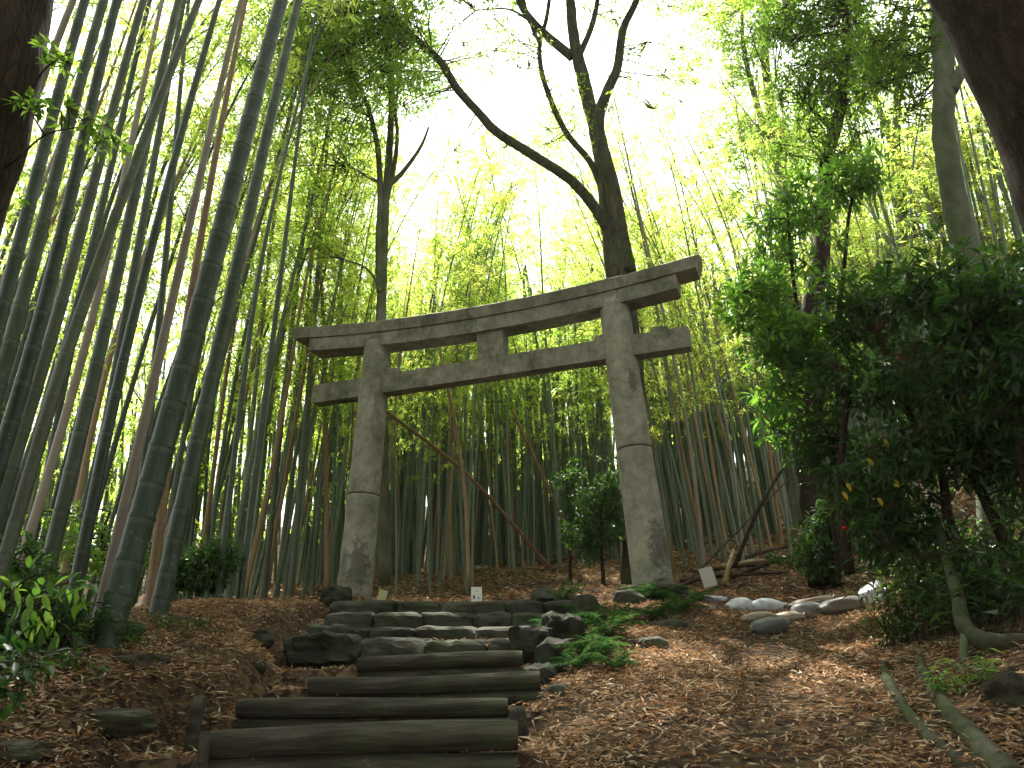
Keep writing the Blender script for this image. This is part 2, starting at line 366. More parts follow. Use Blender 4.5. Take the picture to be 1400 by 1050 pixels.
_ctrl += [np.array(q, float) for q in [
    (0, 0, 0), (-2, 0, -.2), (2, 0, 0), (0, 2, .5), (2, 2, .55), (-1.5, 2, .45), (-4, 1, -.6), (4, 1, .5), (0, -3, -.9), (-8, 0, -2.5), (8, 0, 1.5), (3.5, 3, 1.25), (6, 3, 2.2),
    (-.8, 3.4, 1.0), (-.8, 4.3, 1.28), (-.8, 5.2, 1.4), (-.7, 6.0, 1.52), (-.6, 6.8, 1.66), (-.8, 7.6, 1.9), (-.8, 8.2, 2.1), (-.8, 9, 2.38), (-.8, 10, 2.5), (1.6, 10, 2.58), (-2.2, 11.3, 2.6), (0, 12, 2.75),
    (-3.6, 4.2, 1.1), (-3.9, 5.6, 1.35), (-4.5, 7.5, 1.7), (-5, 10, 2.1), (-8, 6, .4), (-8, 10, 1.3), (-12, 14, 1.8), (-6, 14, 2.5), (-3, 10, 2.5), (-14, 6, -1),
    (5, 6.5, 2.6), (6, 9, 3.2), (8, 12, 4.6), (5, 11, 3.0), (9, 7, 4.2), (12, 10, 6), (12, 18, 8), (0, 24, 5.6), (-8, 24, 4.6), (8, 24, 7.6), (-16, 22, 3), (18, 22, 10), (0, 30, 8)]]
_ctrl = np.array(_ctrl)
def _phi(r2): return np.where(r2 > 1e-12, .5 * r2 * np.log(np.maximum(r2, 1e-12)), 0)
_n = len(_ctrl)
_K = _phi(((_ctrl[:, None, :2] - _ctrl[None, :, :2]) ** 2).sum(-1)) + np.eye(_n) * 0.15
_Pm = np.hstack([np.ones((_n, 1)), _ctrl[:, :2]])
_A = np.block([[_K, _Pm], [_Pm.T, np.zeros((3, 3))]])
_sol = np.linalg.solve(_A, np.concatenate([_ctrl[:, 2], np.zeros(3)]))
_SY = [2.6, 4.03, 4.09, 4.96, 5.02, 5.76, 5.82, 6.56, 6.62, 7.15, 7.3, 7.70, 7.8, 8.2, 8.3, 8.7, 8.8, 9.4]
_SZ = [.85, 1.08, 1.30, 1.25, 1.43, 1.375, 1.56, 1.53, 1.70, 1.71, 1.89, 1.92, 2.0, 2.05, 2.16, 2.2, 2.32, 2.42]
def ground(x, y, fine=True):
    x = np.atleast_1d(np.asarray(x, float)); y = np.atleast_1d(np.asarray(y, float)); out = np.zeros(len(x))
    for s in range(0, len(x), 20000):
        a, b = x[s:s + 20000], y[s:s + 20000]
        r2 = (a[:, None] - _ctrl[None, :, 0]) ** 2 + (b[:, None] - _ctrl[None, :, 1]) ** 2
        out[s:s + 20000] = _phi(r2) @ _sol[:_n] + _sol[_n] + _sol[_n + 1] * a + _sol[_n + 2] * b
    far = np.clip(.25 * y, -4, 14) + .12 * np.clip(x, -30, 30)
    d = np.hypot(x, y - 11); w = np.clip((d - 14) / 10, 0, 1); w = w * w * (3 - 2 * w)
    out = out * (1 - w) + far * w
    prof = np.interp(y, _SY, _SZ)                                   # treads cut into the slope behind every riser
    def sm(v): v = np.clip(v, 0, 1); return v * v * (3 - 2 * v)
    lo = np.interp(y, [3.3, 4.4, 5.2, 6.2, 7.0, 8.7], [-1.66, -1.95, -1.75, -1.65, -2.1, -2.0]); hi = np.interp(y, [3.3, 5.4, 6.2, 7.2, 8.7], [.02, .05, .22, .55, .6])
    w = sm((x - lo) / .18 + 1) * sm((hi - x) / .14 + 1) * sm((y - 2.6) / .6) * sm((9.3 - y) / .4)
    out = out * (1 - w) + prof * w
    if fine:
        P = np.stack([x, y, x * 0], 1)
        out = out + .035 * vnoise(P, 1.1, 1) + .018 * vnoise(P, 3.3, 2) + .006 * vnoise(P, 11, 3)
    return out
def gz(x, y): return float(ground([x], [y])[0])
def gpix(px, py, y0=3.0, y1=26.0):
    """first hit of a sight line with the ground"""
    ys = np.linspace(y0, y1, 500); P = np.array([at(px, py, q) for q in ys])
    below = P[:, 2] < ground(P[:, 0], P[:, 1]); i = int(np.argmax(below)) if below.any() else len(ys) - 1
    return P[i]

def rest(px, py, off=0.0, y0=2.2, y1=16.0):
    """where a sight line comes within off of the ground"""
    ys = np.linspace(y0, y1, 700); P = np.array([at(px, py, q) for q in ys])
    below = P[:, 2] - off < ground(P[:, 0], P[:, 1]); i = int(np.argmax(below)) if below.any() else len(ys) - 1
    return P[i]

def axis(lo, hi, d, ext):
    core = np.arange(lo, hi + 1e-6, d); s, c = d, hi; up = []
    while c < ext: s *= 1.25; c += s; up.append(c)
    s, c = d, lo; dn = []
    while c > -ext: s *= 1.25; c -= s; dn.append(c)
    return np.concatenate([dn[::-1], core, up])
xs = axis(-4.5, 5.5, .09, 160); ys = axis(2.5, 12, .09, 160)
gx, gy = np.meshgrid(xs, ys, indexing='ij')
gzv = ground(gx.ravel(), gy.ravel())
mb = MB(); nx, ny = len(xs), len(ys)
i, j = np.meshgrid(np.arange(nx - 1), np.arange(ny - 1), indexing='ij')
mb.add(np.stack([gx.ravel(), gy.ravel(), gzv], 1), Q=np.stack([i * ny + j, (i + 1) * ny + j, (i + 1) * ny + j + 1, i * ny + j + 1], -1).reshape(-1, 4))
tag(mb.build('ground', M_SOIL), kind='structure')

# ------------------------------------------------------------------ fallen leaves (nobody could count them)
def litter(n, xlo, xhi, ylo, yhi, L, W, keep, seed):
    g = np.random.default_rng(seed)
    x = g.uniform(xlo, xhi, n); y = g.uniform(ylo, yhi, n)
    k = keep(x, y, g); x, y = x[k], y[k]; n = len(x)
    pile = np.clip(.5 + vnoise(np.stack([x, y, x * 0], 1), 1.7, 9), .15, 1)
    z = ground(x, y) + g.random(n) ** 2 * .035 * pile + .003
    a = g.uniform(0, 2 * np.pi, n); el = g.normal(0, .22, n)
    D = np.stack([np.cos(a) * np.cos(el), np.sin(a) * np.cos(el), np.sin(el)], 1)
    N = nrm(np.stack([g.normal(0, .5, n), g.normal(0, .5, n), np.ones(n)], 1))
    s = g.uniform(.6, 1.3, n)
    mb = MB(); leaf4(mb, np.stack([x, y, z], 1), D, N, L * s, W * s * g.uniform(.7, 1.5, n), g.uniform(-.25, .3, n)[:, None], .3)
    return mb
def on_steps(x, y):
    lo = np.interp(y, [3.3, 4.4, 5.2, 6.2, 7.0, 8.7], [-1.6, -1.85, -1.65, -1.55, -2.0, -1.9]); hi = np.interp(y, [3.3, 5.4, 6.2, 7.2, 8.7], [.02, .05, .22, .5, .5])
    return (y < 8.9) & (x > lo) & (x < hi)
def _old(x, y): return (y < 8.9) & (y > 3.6) & (x > -1.62 + .0 * y) & (x < .12) & ((y > 7.0) | (x > -1.35))
def keep1(x, y, g):
    P = np.stack([x, y, x * 0], 1)
    cx = 1.05 + (y - 4) * .36                                        # the trodden line of the path
    worn = np.exp(-((x - cx) / .38) ** 2) * (y < 8.4)
    p = 1 - .8 * worn * (vnoise(P, 1.9, 4) > -.35)
    p = p * np.clip(.75 + .9 * vnoise(P, 1.3, 12) + .5 * vnoise(P, 3.7, 13), .22, 1)
    p = p * np.where(on_steps(x, y), .22, 1)
    p = p * np.where((x > 2.6) & (y < 6), .62, 1)
    p = p * np.where((x < -3.4 - .12 * (y - 4)), .25, 1)
    return g.random(len(x)) < p
mb = litter(240000, -4.2, 4.2, 3.3, 9.0, .056, .0098, keep1, 1)
tag(mb.build('fallen_leaves', M_LITTER, smooth=False), kind='stuff')
mb = litter(9000, -4.2, 4.2, 3.3, 9.0, .105, .011, keep1, 21)
tag(mb.build('fallen_leaves', M_LITTER, smooth=False), kind='stuff')
mb = litter(42000, -5.5, 7.5, 9.0, 16.0, .085, .02, lambda x, y, g: (x > -4.5) & ~((x < 0.3) & (y < 9.4) & (x > -2)), 2)
tag(mb.build('fallen_leaves', M_LITTER, smooth=False), kind='stuff')
mb = litter(12000, -8, 12, 16.0, 24.0, .14, .05, lambda x, y, g: x > -50, 3)
tag(mb.build('fallen_leaves', M_LITTER, smooth=False), kind='stuff')

g = np.random.default_rng(55); mb = MB()
for q in range(420):
    x, y = g.uniform(-4, 4), g.uniform(3.4, 9.5)
    if on_steps(np.array([x]), np.array([y]))[0]: continue
    a = g.uniform(0, 6.28); L = g.uniform(.06, .28); p = np.array([x, y, gz(x, y) + .012]); d = np.array([math.cos(a), math.sin(a), 0])
    e = p + d * L; e[2] = gz(e[0], e[1]) + .02; m = (p + e) / 2 + np.array([g.normal(0, .01), g.normal(0, .01), .012])
    mb.add(*tube([p, m, e], [.0035, .003, .0015], 4, cap=False))
tag(mb.build('fallen_twigs', M_TWIG), kind='stuff')

# ------------------------------------------------------------------ stone torii gate
YAW = 0.3428
RB = np.array([1.636, 9.978, 2.52]); U3 = np.array([-math.cos(YAW), math.sin(YAW), 0.0]); N3 = np.array([-math.sin(YAW), -math.cos(YAW), 0.0])
Z0 = 2.612; SPAN = 4.10; HP = 3.80
LBp = RB + U3 * SPAN
gate = empty('torii_gate', RB + U3 * SPAN / 2, 'weathered grey stone torii gate with curved lintel at the top of the steps', 'gate')
def pillar(base, sgn, seam, seed):
    def P(z): return base + np.array([0, 0, z - base[2]]) + U3 * sgn * (z - Z0) * math.tan(.0611)
    def R(z): return .245 - .045 * np.clip((z - Z0) / HP, 0, 1)
    for nm, z0, z1 in (('pillar_base', base[2] - .1, seam - .006), ('pillar_shaft', seam + .006, Z0 + HP + .03)):
        zz = np.concatenate([[z0], [z0 + .008], np.linspace(z0 + .03, z1 - .03, 26), [z1 - .008], [z1]])
        rr = R(zz); rr[0] -= .012; rr[1] -= .003; rr[-1] -= .012; rr[-2] -= .003
        if nm == 'pillar_shaft': rr[-4:] -= np.array([.0, .012, .04, .09])
        V, Q, T = tube([P(z) for z in zz], rr, 40)
        c = V[:, :2]; V[:, :3] += (.004 * vnoise(V, 6, seed) + .0025 * vnoise(V, 22, seed + 1))[:, None] * nrm(V - np.array([P(z) for z in V[:, 2]]))
        mb = MB(); mb.add(V, Q, T); put(mb.build(nm, M_GRANITE, gate), gate)
    V, Q, T = tube([P(seam - .03), P(seam + .03)], R(seam) - .014, 40)
    mb = MB(); mb.add(V, Q, T); put(mb.build('joint_mortar', M_ROCK, gate), gate)
pillar(RB, 1, 4.32, 3); pillar(LBp, -1, 4.10, 5)
def zc(s):                                                            # curve of the lintels
    t_ = (s - SPAN / 2); return .16 * np.abs(t_ / 2.9) ** 2.0
def beam(name, s0, s1, prof, seed, mat=M_BEAM, curve=True, slant=(0, 0), rough=.0032, k=26):
    """prof: list of (depth, height) going round the cross-section; world height above Z0"""
    prof = np.array(prof, float); m = len(prof); pp = []
    for a in range(m):                                                # subdivide section edges for stone wear
        b = prof[(a + 1) % m]; q = max(2, int(np.linalg.norm(b - prof[a]) / .05))
        pp += [prof[a] + (b - prof[a]) * u / q for u in range(q)]
    pp = np.array(pp); m = len(pp); ss = np.linspace(s0, s1, k); V = []
    hmin, hmax = prof[:, 1].min(), prof[:, 1].max()
    for i_, s in enumerate(ss):
        e = np.zeros(m)
        fr = (pp[:, 1] - hmin) / (hmax - hmin)
        w0 = max(0, 1 - (s - s0) / .3); w1 = max(0, 1 - (s1 - s) / .3)
        sx = s - slant[0] * fr * w0 + slant[1] * fr * w1
        h = pp[:, 1] + (zc(sx) if curve else 0)
        V.append(RB * [1, 1, 0] + U3 * sx[:, None] + N3 * pp[:, :1] + np.array([0, 0, 1.0]) * (Z0 + h)[:, None])
    V = np.array(V).reshape(-1, 3); i_ = np.arange(k - 1)[:, None] * m; j_ = np.arange(m)[None]; kk = (j_ + 1) % m
    Q = np.stack([i_ + j_, i_ + kk, i_ + kk + m, i_ + j_ + m], -1).reshape(-1, 4)
    c0 = V[:m].mean(0); c1 = V[-m:].mean(0); V = np.vstack([V, c0, c1]); j_ = np.arange(m); kk = (j_ + 1) % m
    T = np.vstack([np.stack([kk, j_, np.full(m, len(V) - 2)], -1), np.stack([(k - 1) * m + j_, (k - 1) * m + kk, np.full(m, len(V) - 1)], -1)])
    V = V + rough * np.stack([vnoise(V, 5, seed + q) + .6 * vnoise(V, 17, seed + q + 4) for q in range(3)], 1)
    mb = MB(); mb.add(V, Q, T); o = put(mb.build(name, mat, gate, smooth=False), gate); return o
D1 = .17
shim = [(D1, 3.64), (D1, 3.845), (-D1, 3.845), (-D1, 3.64)]
beam('lower_lintel', -.66, 2.196, shim, 11); beam('lower_lintel', 2.204, SPAN + .88, shim, 12)
D2 = .215
kas = [(D2 - .02, 3.851), (D2 + .02, 4.0), (D2 - .03, 4.03), (0, 4.075), (-D2 + .03, 4.03), (-D2 - .02, 4.0), (-D2 + .02, 3.851)]
beam('top_lintel', -.93, 2.286, kas, 13, slant=(.07, 0)); beam('top_lintel', 2.294, SPAN + 1.16, kas, 14, slant=(0, .08))
beam('tie_beam', -.74, SPAN + .80, [(.105, 2.958), (.105, 3.245), (-.105, 3.245), (-.105, 2.958)], 15, curve=False, k=44)
beam('centre_strut', SPAN / 2 - .23, SPAN / 2 + .16, [(.11, 3.25), (.11, 3.637), (-.11, 3.637), (-.11, 3.25)], 16, curve=False, k=8)
for s0, w, h0 in ((.30, .24, .09), (-.45, .22, .09), (SPAN - .60, .24, .12)):
    V, Q = boulder(w, .17, h0, int(abs(s0) * 40), 5, 5, .14)
    V = rotz(roty(V, .12), -YAW) + RB * [1, 1, 0] + U3 * (s0 + w / 2 - .02) + np.array([0, 0, Z0 + 3.245 + h0 * .42])
    mb = MB(); mb.add(V, Q); put(mb.build('wedge_stone', M_BEAM, gate, smooth=False), gate)
for b, sd in ((LBp, 3), (RB, 4)):
    V, Q = boulder(.85, .8, .2, sd, 6, 4, .12); V = rotz(V, -YAW + .1) + b + np.array([0, 0, .0])
    mb = MB(); mb.add(V, Q); put(mb.build('foot_stone', M_STEP, gate, smooth=False), gate)

# ------------------------------------------------------------------ log steps
def log_thing(px0, px1, pyc, y, dia, label, seed, cat='log', group='timber step logs', zoff=0.0, yaw=0.0):
    a = at(px0, pyc, y); b = at(px1, pyc, y); zc_ = (a[2] + b[2]) / 2 - dia / 2 + zoff
    L = b[0] - a[0]; c = np.array([(a[0] + b[0]) / 2, y, zc_])
    k = 30; X = np.linspace(-L / 2, L / 2, k)
    P = np.stack([X, X * yaw, .012 * np.sin(X * 2.1 + seed)], 1)
    r = dia / 2 * (1 + .04 * np.sin(X * 3 + seed)); r[0] *= .93; r[-1] *= .93
    V, Q, T = tube(P, r, 28)
    ang = np.arctan2(V[:, 2], V[:, 1])
    Vn = np.stack([V[:, 0] * .35, np.cos(ang) * 3, np.sin(ang) * 3], 1)
    inner = V[:, 1:] * 0 + V[:, 1:]
    d = (.035 * vnoise(Vn, 1.6, seed) + .03 * vnoise(Vn, 5, seed + 2))
    V[:, 1:] *= (1 + d)[:, None]
    root = empty('step_log', c, label, cat, group)
    m1 = MB(); m1.add(V, Q); m1.build('log_body', M_LOG, root)
    for sx in (0, -1):
        ring = V[:28] if sx == 0 else V[(k - 1) * 28:k * 28]
        cc = ring.mean(0) + np.array([.004 if sx == 0 else -.004, 0, 0])
        VV = np.vstack([ring, cc + (ring - cc) * .55 + [.002 * (1 if sx else -1), 0, 0], cc]); jj = np.arange(28); kk = (jj + 1) % 28
        e = MB(); e.add(VV, Q=np.stack([jj, kk, kk + 28, jj + 28], -1), T=np.stack([jj + 28, kk + 28, np.full(28, 56)], -1)); e.build('cut_end', M_LOG_END, root)
    return root
t = NT('log_end_grain'); w = t.n('ShaderNodeTexWave', wave_type='RINGS', rings_direction='X'); w.inputs['Scale'].default_value = 18; w.inputs['Distortion'].default_value = 2.5
t.l(t.coord('Object'), w.inputs['Vector'])
M_LOG_END = t.done(t.pbr(t.ramp(w.outputs['Fac'], [(0, (.05, .042, .032)), (1, (.10, .085, .065))]), .9))
log_thing(279, 708, 991, 4.10, .135, 'upper log of the lowest, nearest timber step', 1)
log_thing(272, 706, 991, 4.11, .140, 'under log of the lowest timber step, cut by the bottom of the photo', 2, zoff=-.130)
log_thing(327, 694, 954, 5.00, .108, 'upper log of the second timber step from the bottom', 3)
log_thing(330, 697, 954, 5.01, .110, 'under log of the second timber step from the bottom', 4, zoff=-.103)
log_thing(424, 738, 921, 5.80, .125, 'upper log of the third timber step, reaching farthest right', 5)
log_thing(436, 741, 921, 5.82, .120, 'under log of the third timber step, below the log reaching farthest right', 6, zoff=-.120)
log_thing(490, 714, 894, 6.60, .118, 'upper log of the shortest, topmost timber step', 7)
log_thing(492, 724, 894, 6.62, .115, 'under log of the topmost timber step', 8, zoff=-.112)
# stakes that hold the logs
def stake(px, pyt, y, h, dia, label, seed, square=False):
    p = at(px, pyt, y); k = 10; Z = np.linspace(-h, 0, k)
    P = np.stack([.01 * np.sin(Z * 9 + seed), 0 * Z, Z], 1); r = np.full(k, dia / 2); r[-1] *= .85
    V, Q, T = tube(P, r, 14 if not square else 8)
    V += .008 * np.stack([vnoise(V, 9, seed), vnoise(V, 9, seed + 1), .6 * vnoise(V, 30, seed + 2)], 1)
    mb = MB(); mb.add(V - [0, 0, -h], Q, T); o = mb.build('wooden_stake', M_LOG); o.location = tuple(p - [0, 0, h])
    return tag(o, label, 'stake', 'stakes beside the timber steps')
stake(271, 952, 4.55, .34, .075, 'short mossy stake standing in the leaves left of the second timber step', 1)
stake(278, 1000, 3.98, .40, .05, 'low stake pressed against the left end of the lowest timber step', 2)
stake(706, 966, 4.88, .30, .10, 'square dark block against the right end of the second timber step', 3, True)

# ------------------------------------------------------------------ stone steps
steps = empty('stone_steps', (-.8, 8, 2.0), 'mossy rough stone steps rising from the timber logs to the gate', 'steps')
rows = [(873, 7.25, .30, [388, 490, 580, 664, 757, 800]), (857, 7.72, .24, [421, 482, 505, 566, 650, 728, 790]),
        (838, 8.22, .24, [440, 510, 575, 648, 700, 770]), (822, 8.72, .22, [452, 540, 600, 692, 745, 790])]
sd = 20
for py, y, h, ed in rows:
    for a, b in zip(ed[:-1], ed[1:]):
        A = at(a, py + 1, y); B = at(b, py + 1, y); w = B[0] - A[0] - .012; sd += 1; g = np.random.default_rng(sd)
        dp = .6; V, Q = boulder(w * 1.06, dp, h * 1.1, sd, 8, 7, .09, .05)
        V = rotz(V, g.normal(0, .04)); V[:, 2] += .03 * V[:, 0] * g.normal()
        c = np.array([(A[0] + B[0]) / 2, y + dp / 2 - .06 + g.normal(0, .02), (A[2] + B[2]) / 2 - h / 2 + g.normal(0, .008)])
        mb = MB(); mb.add(V + c, Q); put(mb.build('stone', M_STEP, steps, smooth=False), steps)
for px, py, y, w, d, h in [(772, 872, 7.2, .34, .5, .4), (768, 908, 6.75, .40, .4, .34), (745, 930, 6.4, .28, .3, .22), (440, 888, 7.1, .56, .3, .26), (728, 884, 7.02, .36, .4, .30)]:
    sd += 1; V, Q = boulder(w, d, h, sd, 8, 5.0, .2, .09)
    mb = MB(); mb.add(V + at(px, py, y) + np.array([0, .15, 0]), Q); put(mb.build('stone', M_STACK, steps, smooth=False), steps)

# ------------------------------------------------------------------ loose rocks
def rock(px, py, y, w, d, h, label, seed, sink=.5, mat=M_ROCK, yaw=0.0):
    p = gpix(px, py) if y is None else at(px, py, y)
    w, d, h = w * .85, d * .85, h * .85; z = gz(p[0], p[1]) if y is None else p[2] - h * .15
    V, Q = boulder(w, d, h, seed, 8, 3.0, .2, .07); V = rotz(V, yaw)
    mb = MB(); mb.add(V, Q); o = mb.build('rock', mat, smooth=False); o.location = (p[0], p[1], z + h * (.5 - sink))
    return tag(o, label, 'rock')
0 and rock(62, 990, None, .22, .16, .14, 'dark rock in the leaves at lower left, left of the long dark stone', 41)
rock(140, 990, None, .6, .22, .15, 'long dark stone half buried low on the left leaf bank', 42)
rock(25, 1035, None, .3, .18, .10, 'brown stone in the bottom left corner of the photo', 43)
rock(177, 908, None, .22, .16, .12, 'greenish stone in the middle of the left leaf bank below the leaning bamboo', 44)
rock(216, 906, None, .16, .13, .09, 'dark stone just right of the greenish stone on the left bank', 45)
rock(168, 868, None, .34, .2, .18, 'brown stone against the foot of the thickest bamboo', 46)
rock(355, 882, None, .26, .2, .2, 'dark stone on the bank left of the big stone of the lowest stone step', 47)
rock(353, 917, None, .12, .1, .09, 'small grey stone in the leaves left of the third timber step', 48)
rock(382, 942, None, .15, .1, .08, 'small flat grey stone beside the left end of the second timber step', 49)
rock(893, 885, None, .26, .2, .18, 'small mossy rock in the leaves below the right pillar', 50, mat=M_STEP)
rock(915, 860, None, .5, .25, .2, 'flat mossy rock under the ferns right of the path bank', 51, mat=M_STEP)
rock(800, 828, 8.3, .32, .3, .28, 'round stone among the ferns at the right end of the stone steps', 52, mat=M_STEP)
rock(860, 818, 8.9, .36, .3, .26, 'mossy stone among ferns just left of the right pillar', 53, mat=M_STEP)
rock(955, 838, 8.6, .5, .25, .2, 'long brown stone between the right pillar and the sandbags', 54, mat=M_ROCK)
rock(760, 950, None, .2, .18, .14, 'mossy stone at the right end of the third timber step', 55, mat=M_STEP)
rock(742, 812, 9.0, .3, .3, .2, 'low stone behind the right end of the top stone step', 56, mat=M_STEP)
rock(460, 812, 9.2, .4, .3, .3, 'dark stone at the foot of the left pillar', 57, mat=M_ROCK)
rock(1392, 955, None, .3, .3, .26, 'dark round stump-like rock at the right edge under the bent trunk', 58, mat=M_ROCK)

# ------------------------------------------------------------------ sandbags
def sandbag(px, py, wpx, hpx, y, col, label, seed, yaw=0.0, tilt=0.0, knot=1):
    W = wpx / FPX * y * 1.06; H = hpx / FPX * y * 1.05; D = max(W * .55, .2)
    k, s = 34, 28; u = np.linspace(0, 1, k); prof = np.clip(np.sin(np.pi * np.clip(u, .02, .98)) ** .38, 0, 1)
    X = (u - .5) * W; V = []
    for i_ in range(k):
        a = np.linspace(0, 2 * np.pi, s, endpoint=False); ca, sa = np.cos(a), np.sin(a)
        V.append(np.stack([np.full(s, X[i_]), prof[i_] * D / 2 * np.sign(ca) * np.abs(ca) ** .8, prof[i_] * H / 2 * np.sign(sa) * np.abs(sa) ** .8], 1))
    V = np.concatenate(V)
    P2 = V * np.array([3 / W, 3 / D, 3 / H]); wr = vnoise(P2 * [.5, 1, 1.6], 1.2, seed) * .1 + vnoise(P2 * [.8, 3, 3], 1.3, seed + 1) * .07
    wr += .06 * np.sin(P2[:, 0] * 2 + np.arctan2(P2[:, 2], P2[:, 1]) * 5 + seed) * np.abs(P2[:, 0] / 1.5) ** 2
    V[:, 1:] *= (1 + 1.35 * wr)[:, None]; V[:, 0] += .03 * vnoise(P2, 1.5, seed + 9)
    i_ = np.arange(k - 1)[:, None] * s; j_ = np.arange(s)[None]; kk = (j_ + 1) % s
    Q = np.stack([i_ + j_, i_ + kk, i_ + kk + s, i_ + j_ + s], -1).reshape(-1, 4)
    V = np.vstack([V, [X[0], 0, 0], [X[-1], 0, 0]]); j_ = np.arange(s); kk = (j_ + 1) % s
    T = np.vstack([np.stack([kk, j_, np.full(s, k * s)], -1), np.stack([(k - 1) * s + j_, (k - 1) * s + kk, np.full(s, k * s + 1)], -1)])
    mb = MB(); mb.add(V, Q, T); p = rest(px, py, H * .34, 5, 12)
    root = empty('sandbag', p, label, 'sandbag', 'sandbags laid across the path'); root.rotation_euler = (0, tilt, yaw)
    o = mb.build('bag_body', M_BAG, root); o.color = (*col, 1)
    e = MB(); q = tube([(knot * W * .49, 0, 0), (knot * W * .53, 0, .004), (knot * W * .58, .0, .012)], [.02, .013, .028], 8); e.add(*q)
    o2 = e.build('tied_neck', M_BAG, root); o2.color = (*col, 1)
    return root
WHT, GRY, TAN = (.66, .70, .76), (.13, .145, .15), (.40, .32, .24)
sandbag(975, 820, 30, 10, 9.3, WHT, 'smallest white sandbag at the left end of the row', 1)
sandbag(1013, 829, 34, 20, 9.1, WHT, 'white sandbag second from left, darker on its underside', 2, .1)
sandbag(1048, 829, 42, 18, 9.2, WHT, 'white sandbag with bluish tied end, third from left in the row', 3, -.05)
sandbag(1040, 845, 44, 14, 8.8, TAN, 'tan dusty sandbag below the third white bag', 4, .15)
sandbag(1074, 845, 42, 13, 8.7, TAN, 'tan sandbag partly covered in leaves between two grey bags', 5, .1, -.1)
sandbag(1052, 856, 48, 20, 8.2, GRY, 'dark grey sandbag lying lowest and nearest on the path', 6, .2, -.15)
sandbag(1105, 835, 38, 21, 8.9, (.26, .27, .28), 'wrinkled grey sandbag with gathered neck in the middle of the row', 7, -.1)
sandbag(1108, 823, 52, 10, 9.6, TAN, 'flat brown sandbag behind the wrinkled grey one', 8, .05, -.15)
sandbag(1150, 829, 52, 19, 9.1, (.18, .165, .15), 'dark dirty sandbag left of the last white one', 9, .1, -.12)
sandbag(1193, 814, 40, 27, 9.2, WHT, 'plump white sandbag at the right end of the row under the bush', 10, .5, -.4)

# ------------------------------------------------------------------ cards and board
def card(px, py, y, w, h, mat, label, name='small_sign', rx=-.1, ry=0.0, rz=0.0, marks=()):
    root = empty(name, at(px, py, y), label, 'sign'); root.rotation_euler = (rx, ry, rz)
    mb = MB(); V, Q = boulder(w, .006, h, 1, 2, 30, 0, 0); mb.add(V, Q); mb.build('panel', mat, root, smooth=False)
    for (mx, mz, mw, mh) in marks:
        e = MB(); V, Q = boulder(mw, .002, mh, 3, 4, 3, .25, 0); e.add(V + [mx, -.0045, mz], Q); e.build('printed_mark', M_INK, root, smooth=False)
    st = MB(); st.add(*tube([(0, .012, h * .2), (0, .014, -h * .5 - .12)], .006, 6)); st.build('stick', M_TWIG, root)
    return root
card(651.5, 813, 8.95, .118, .165, M_CARD, 'small white card with two dark marks standing on the top stone step', rz=.12,
     marks=((-.028, -.028, .022, .034), (.022, -.036, .014, .024), (-.028, -.008, .012, .014), (.0, .035, .02, .006)))
card(523, 814, 8.95, .10, .12, M_CARD_Y, 'small yellowed card tilted beside the left pillar foot', ry=.25, rz=-.2)
card(968, 789, 10.6, .19, .25, M_BOARD, 'pale tilted board among sticks right of the right pillar', 'blank_board', ry=-.2, rz=.15)
mb = MB(); V, Q = boulder(.07, .05, .13, 5, 5, 1.6, .3); mb.add(V, Q); o = mb.build('bamboo_shoot', M_ORANGE); o.location = tuple(at(699, 812, 9.4))
tag(o, 'short orange bamboo stub behind the top step right of the white card', 'stub')

# ------------------------------------------------------------------ bamboo
def culm_mb(P, r0, r1, sides=10, node=.28, taper=1.0, seed=0):
    """P dense centreline; rings at every node with ridge and groove"""
    P = np.asarray(P); seg = np.linalg.norm(np.diff(P, axis=0), axis=1); s = np.concatenate([[0], np.cumsum(seg)]); L = s[-1]
    pos = [0.0]; k = 0
    while pos[-1] < L - .05:
        pos.append(pos[-1] + node * min(1, .35 + .1 * k) * (1 + .12 * math.sin(seed + k * 1.7) + .07 * math.sin(seed * 3 + k * 4.1))); k += 1
    pos = [p for p in pos if p < L - .02]
    st, ra, at_ = [0.0], [1.0], [0.3]
    R = lambda q: r0 + (r1 - r0) * (q / L) ** taper
    for p in pos[1:]:
        e = min(.02, R(p) * .35)
        st += [p - 3.4 * e, p - e, p - e * .25, p + e * .3, p + e * 1.3]; ra += [1, 1.0, 1.055, 1.05, .965]; at_ += [.45, 1.0, .25, .0, .3]
    st.append(L); ra.append(1.0); at_.append(.3)
    st = np.array(st); o = np.argsort(st, kind='stable'); st = st[o]; ra = np.array(ra)[o]; at_ = np.array(at_)[o]
    C = np.stack([np.interp(st, s, P[:, i_]) for i_ in range(3)], 1)
    V, Q, T = tube(C, np.array([R(q) for q in st]) * ra, sides)
    mb = MB(); mb.add(V, Q, T, attr=np.concatenate([np.repeat(at_, sides), [.3, .3]])); return mb, (lambda q: np.array([np.interp(q, s, P[:, i_]) for i_ in range(3)])), L

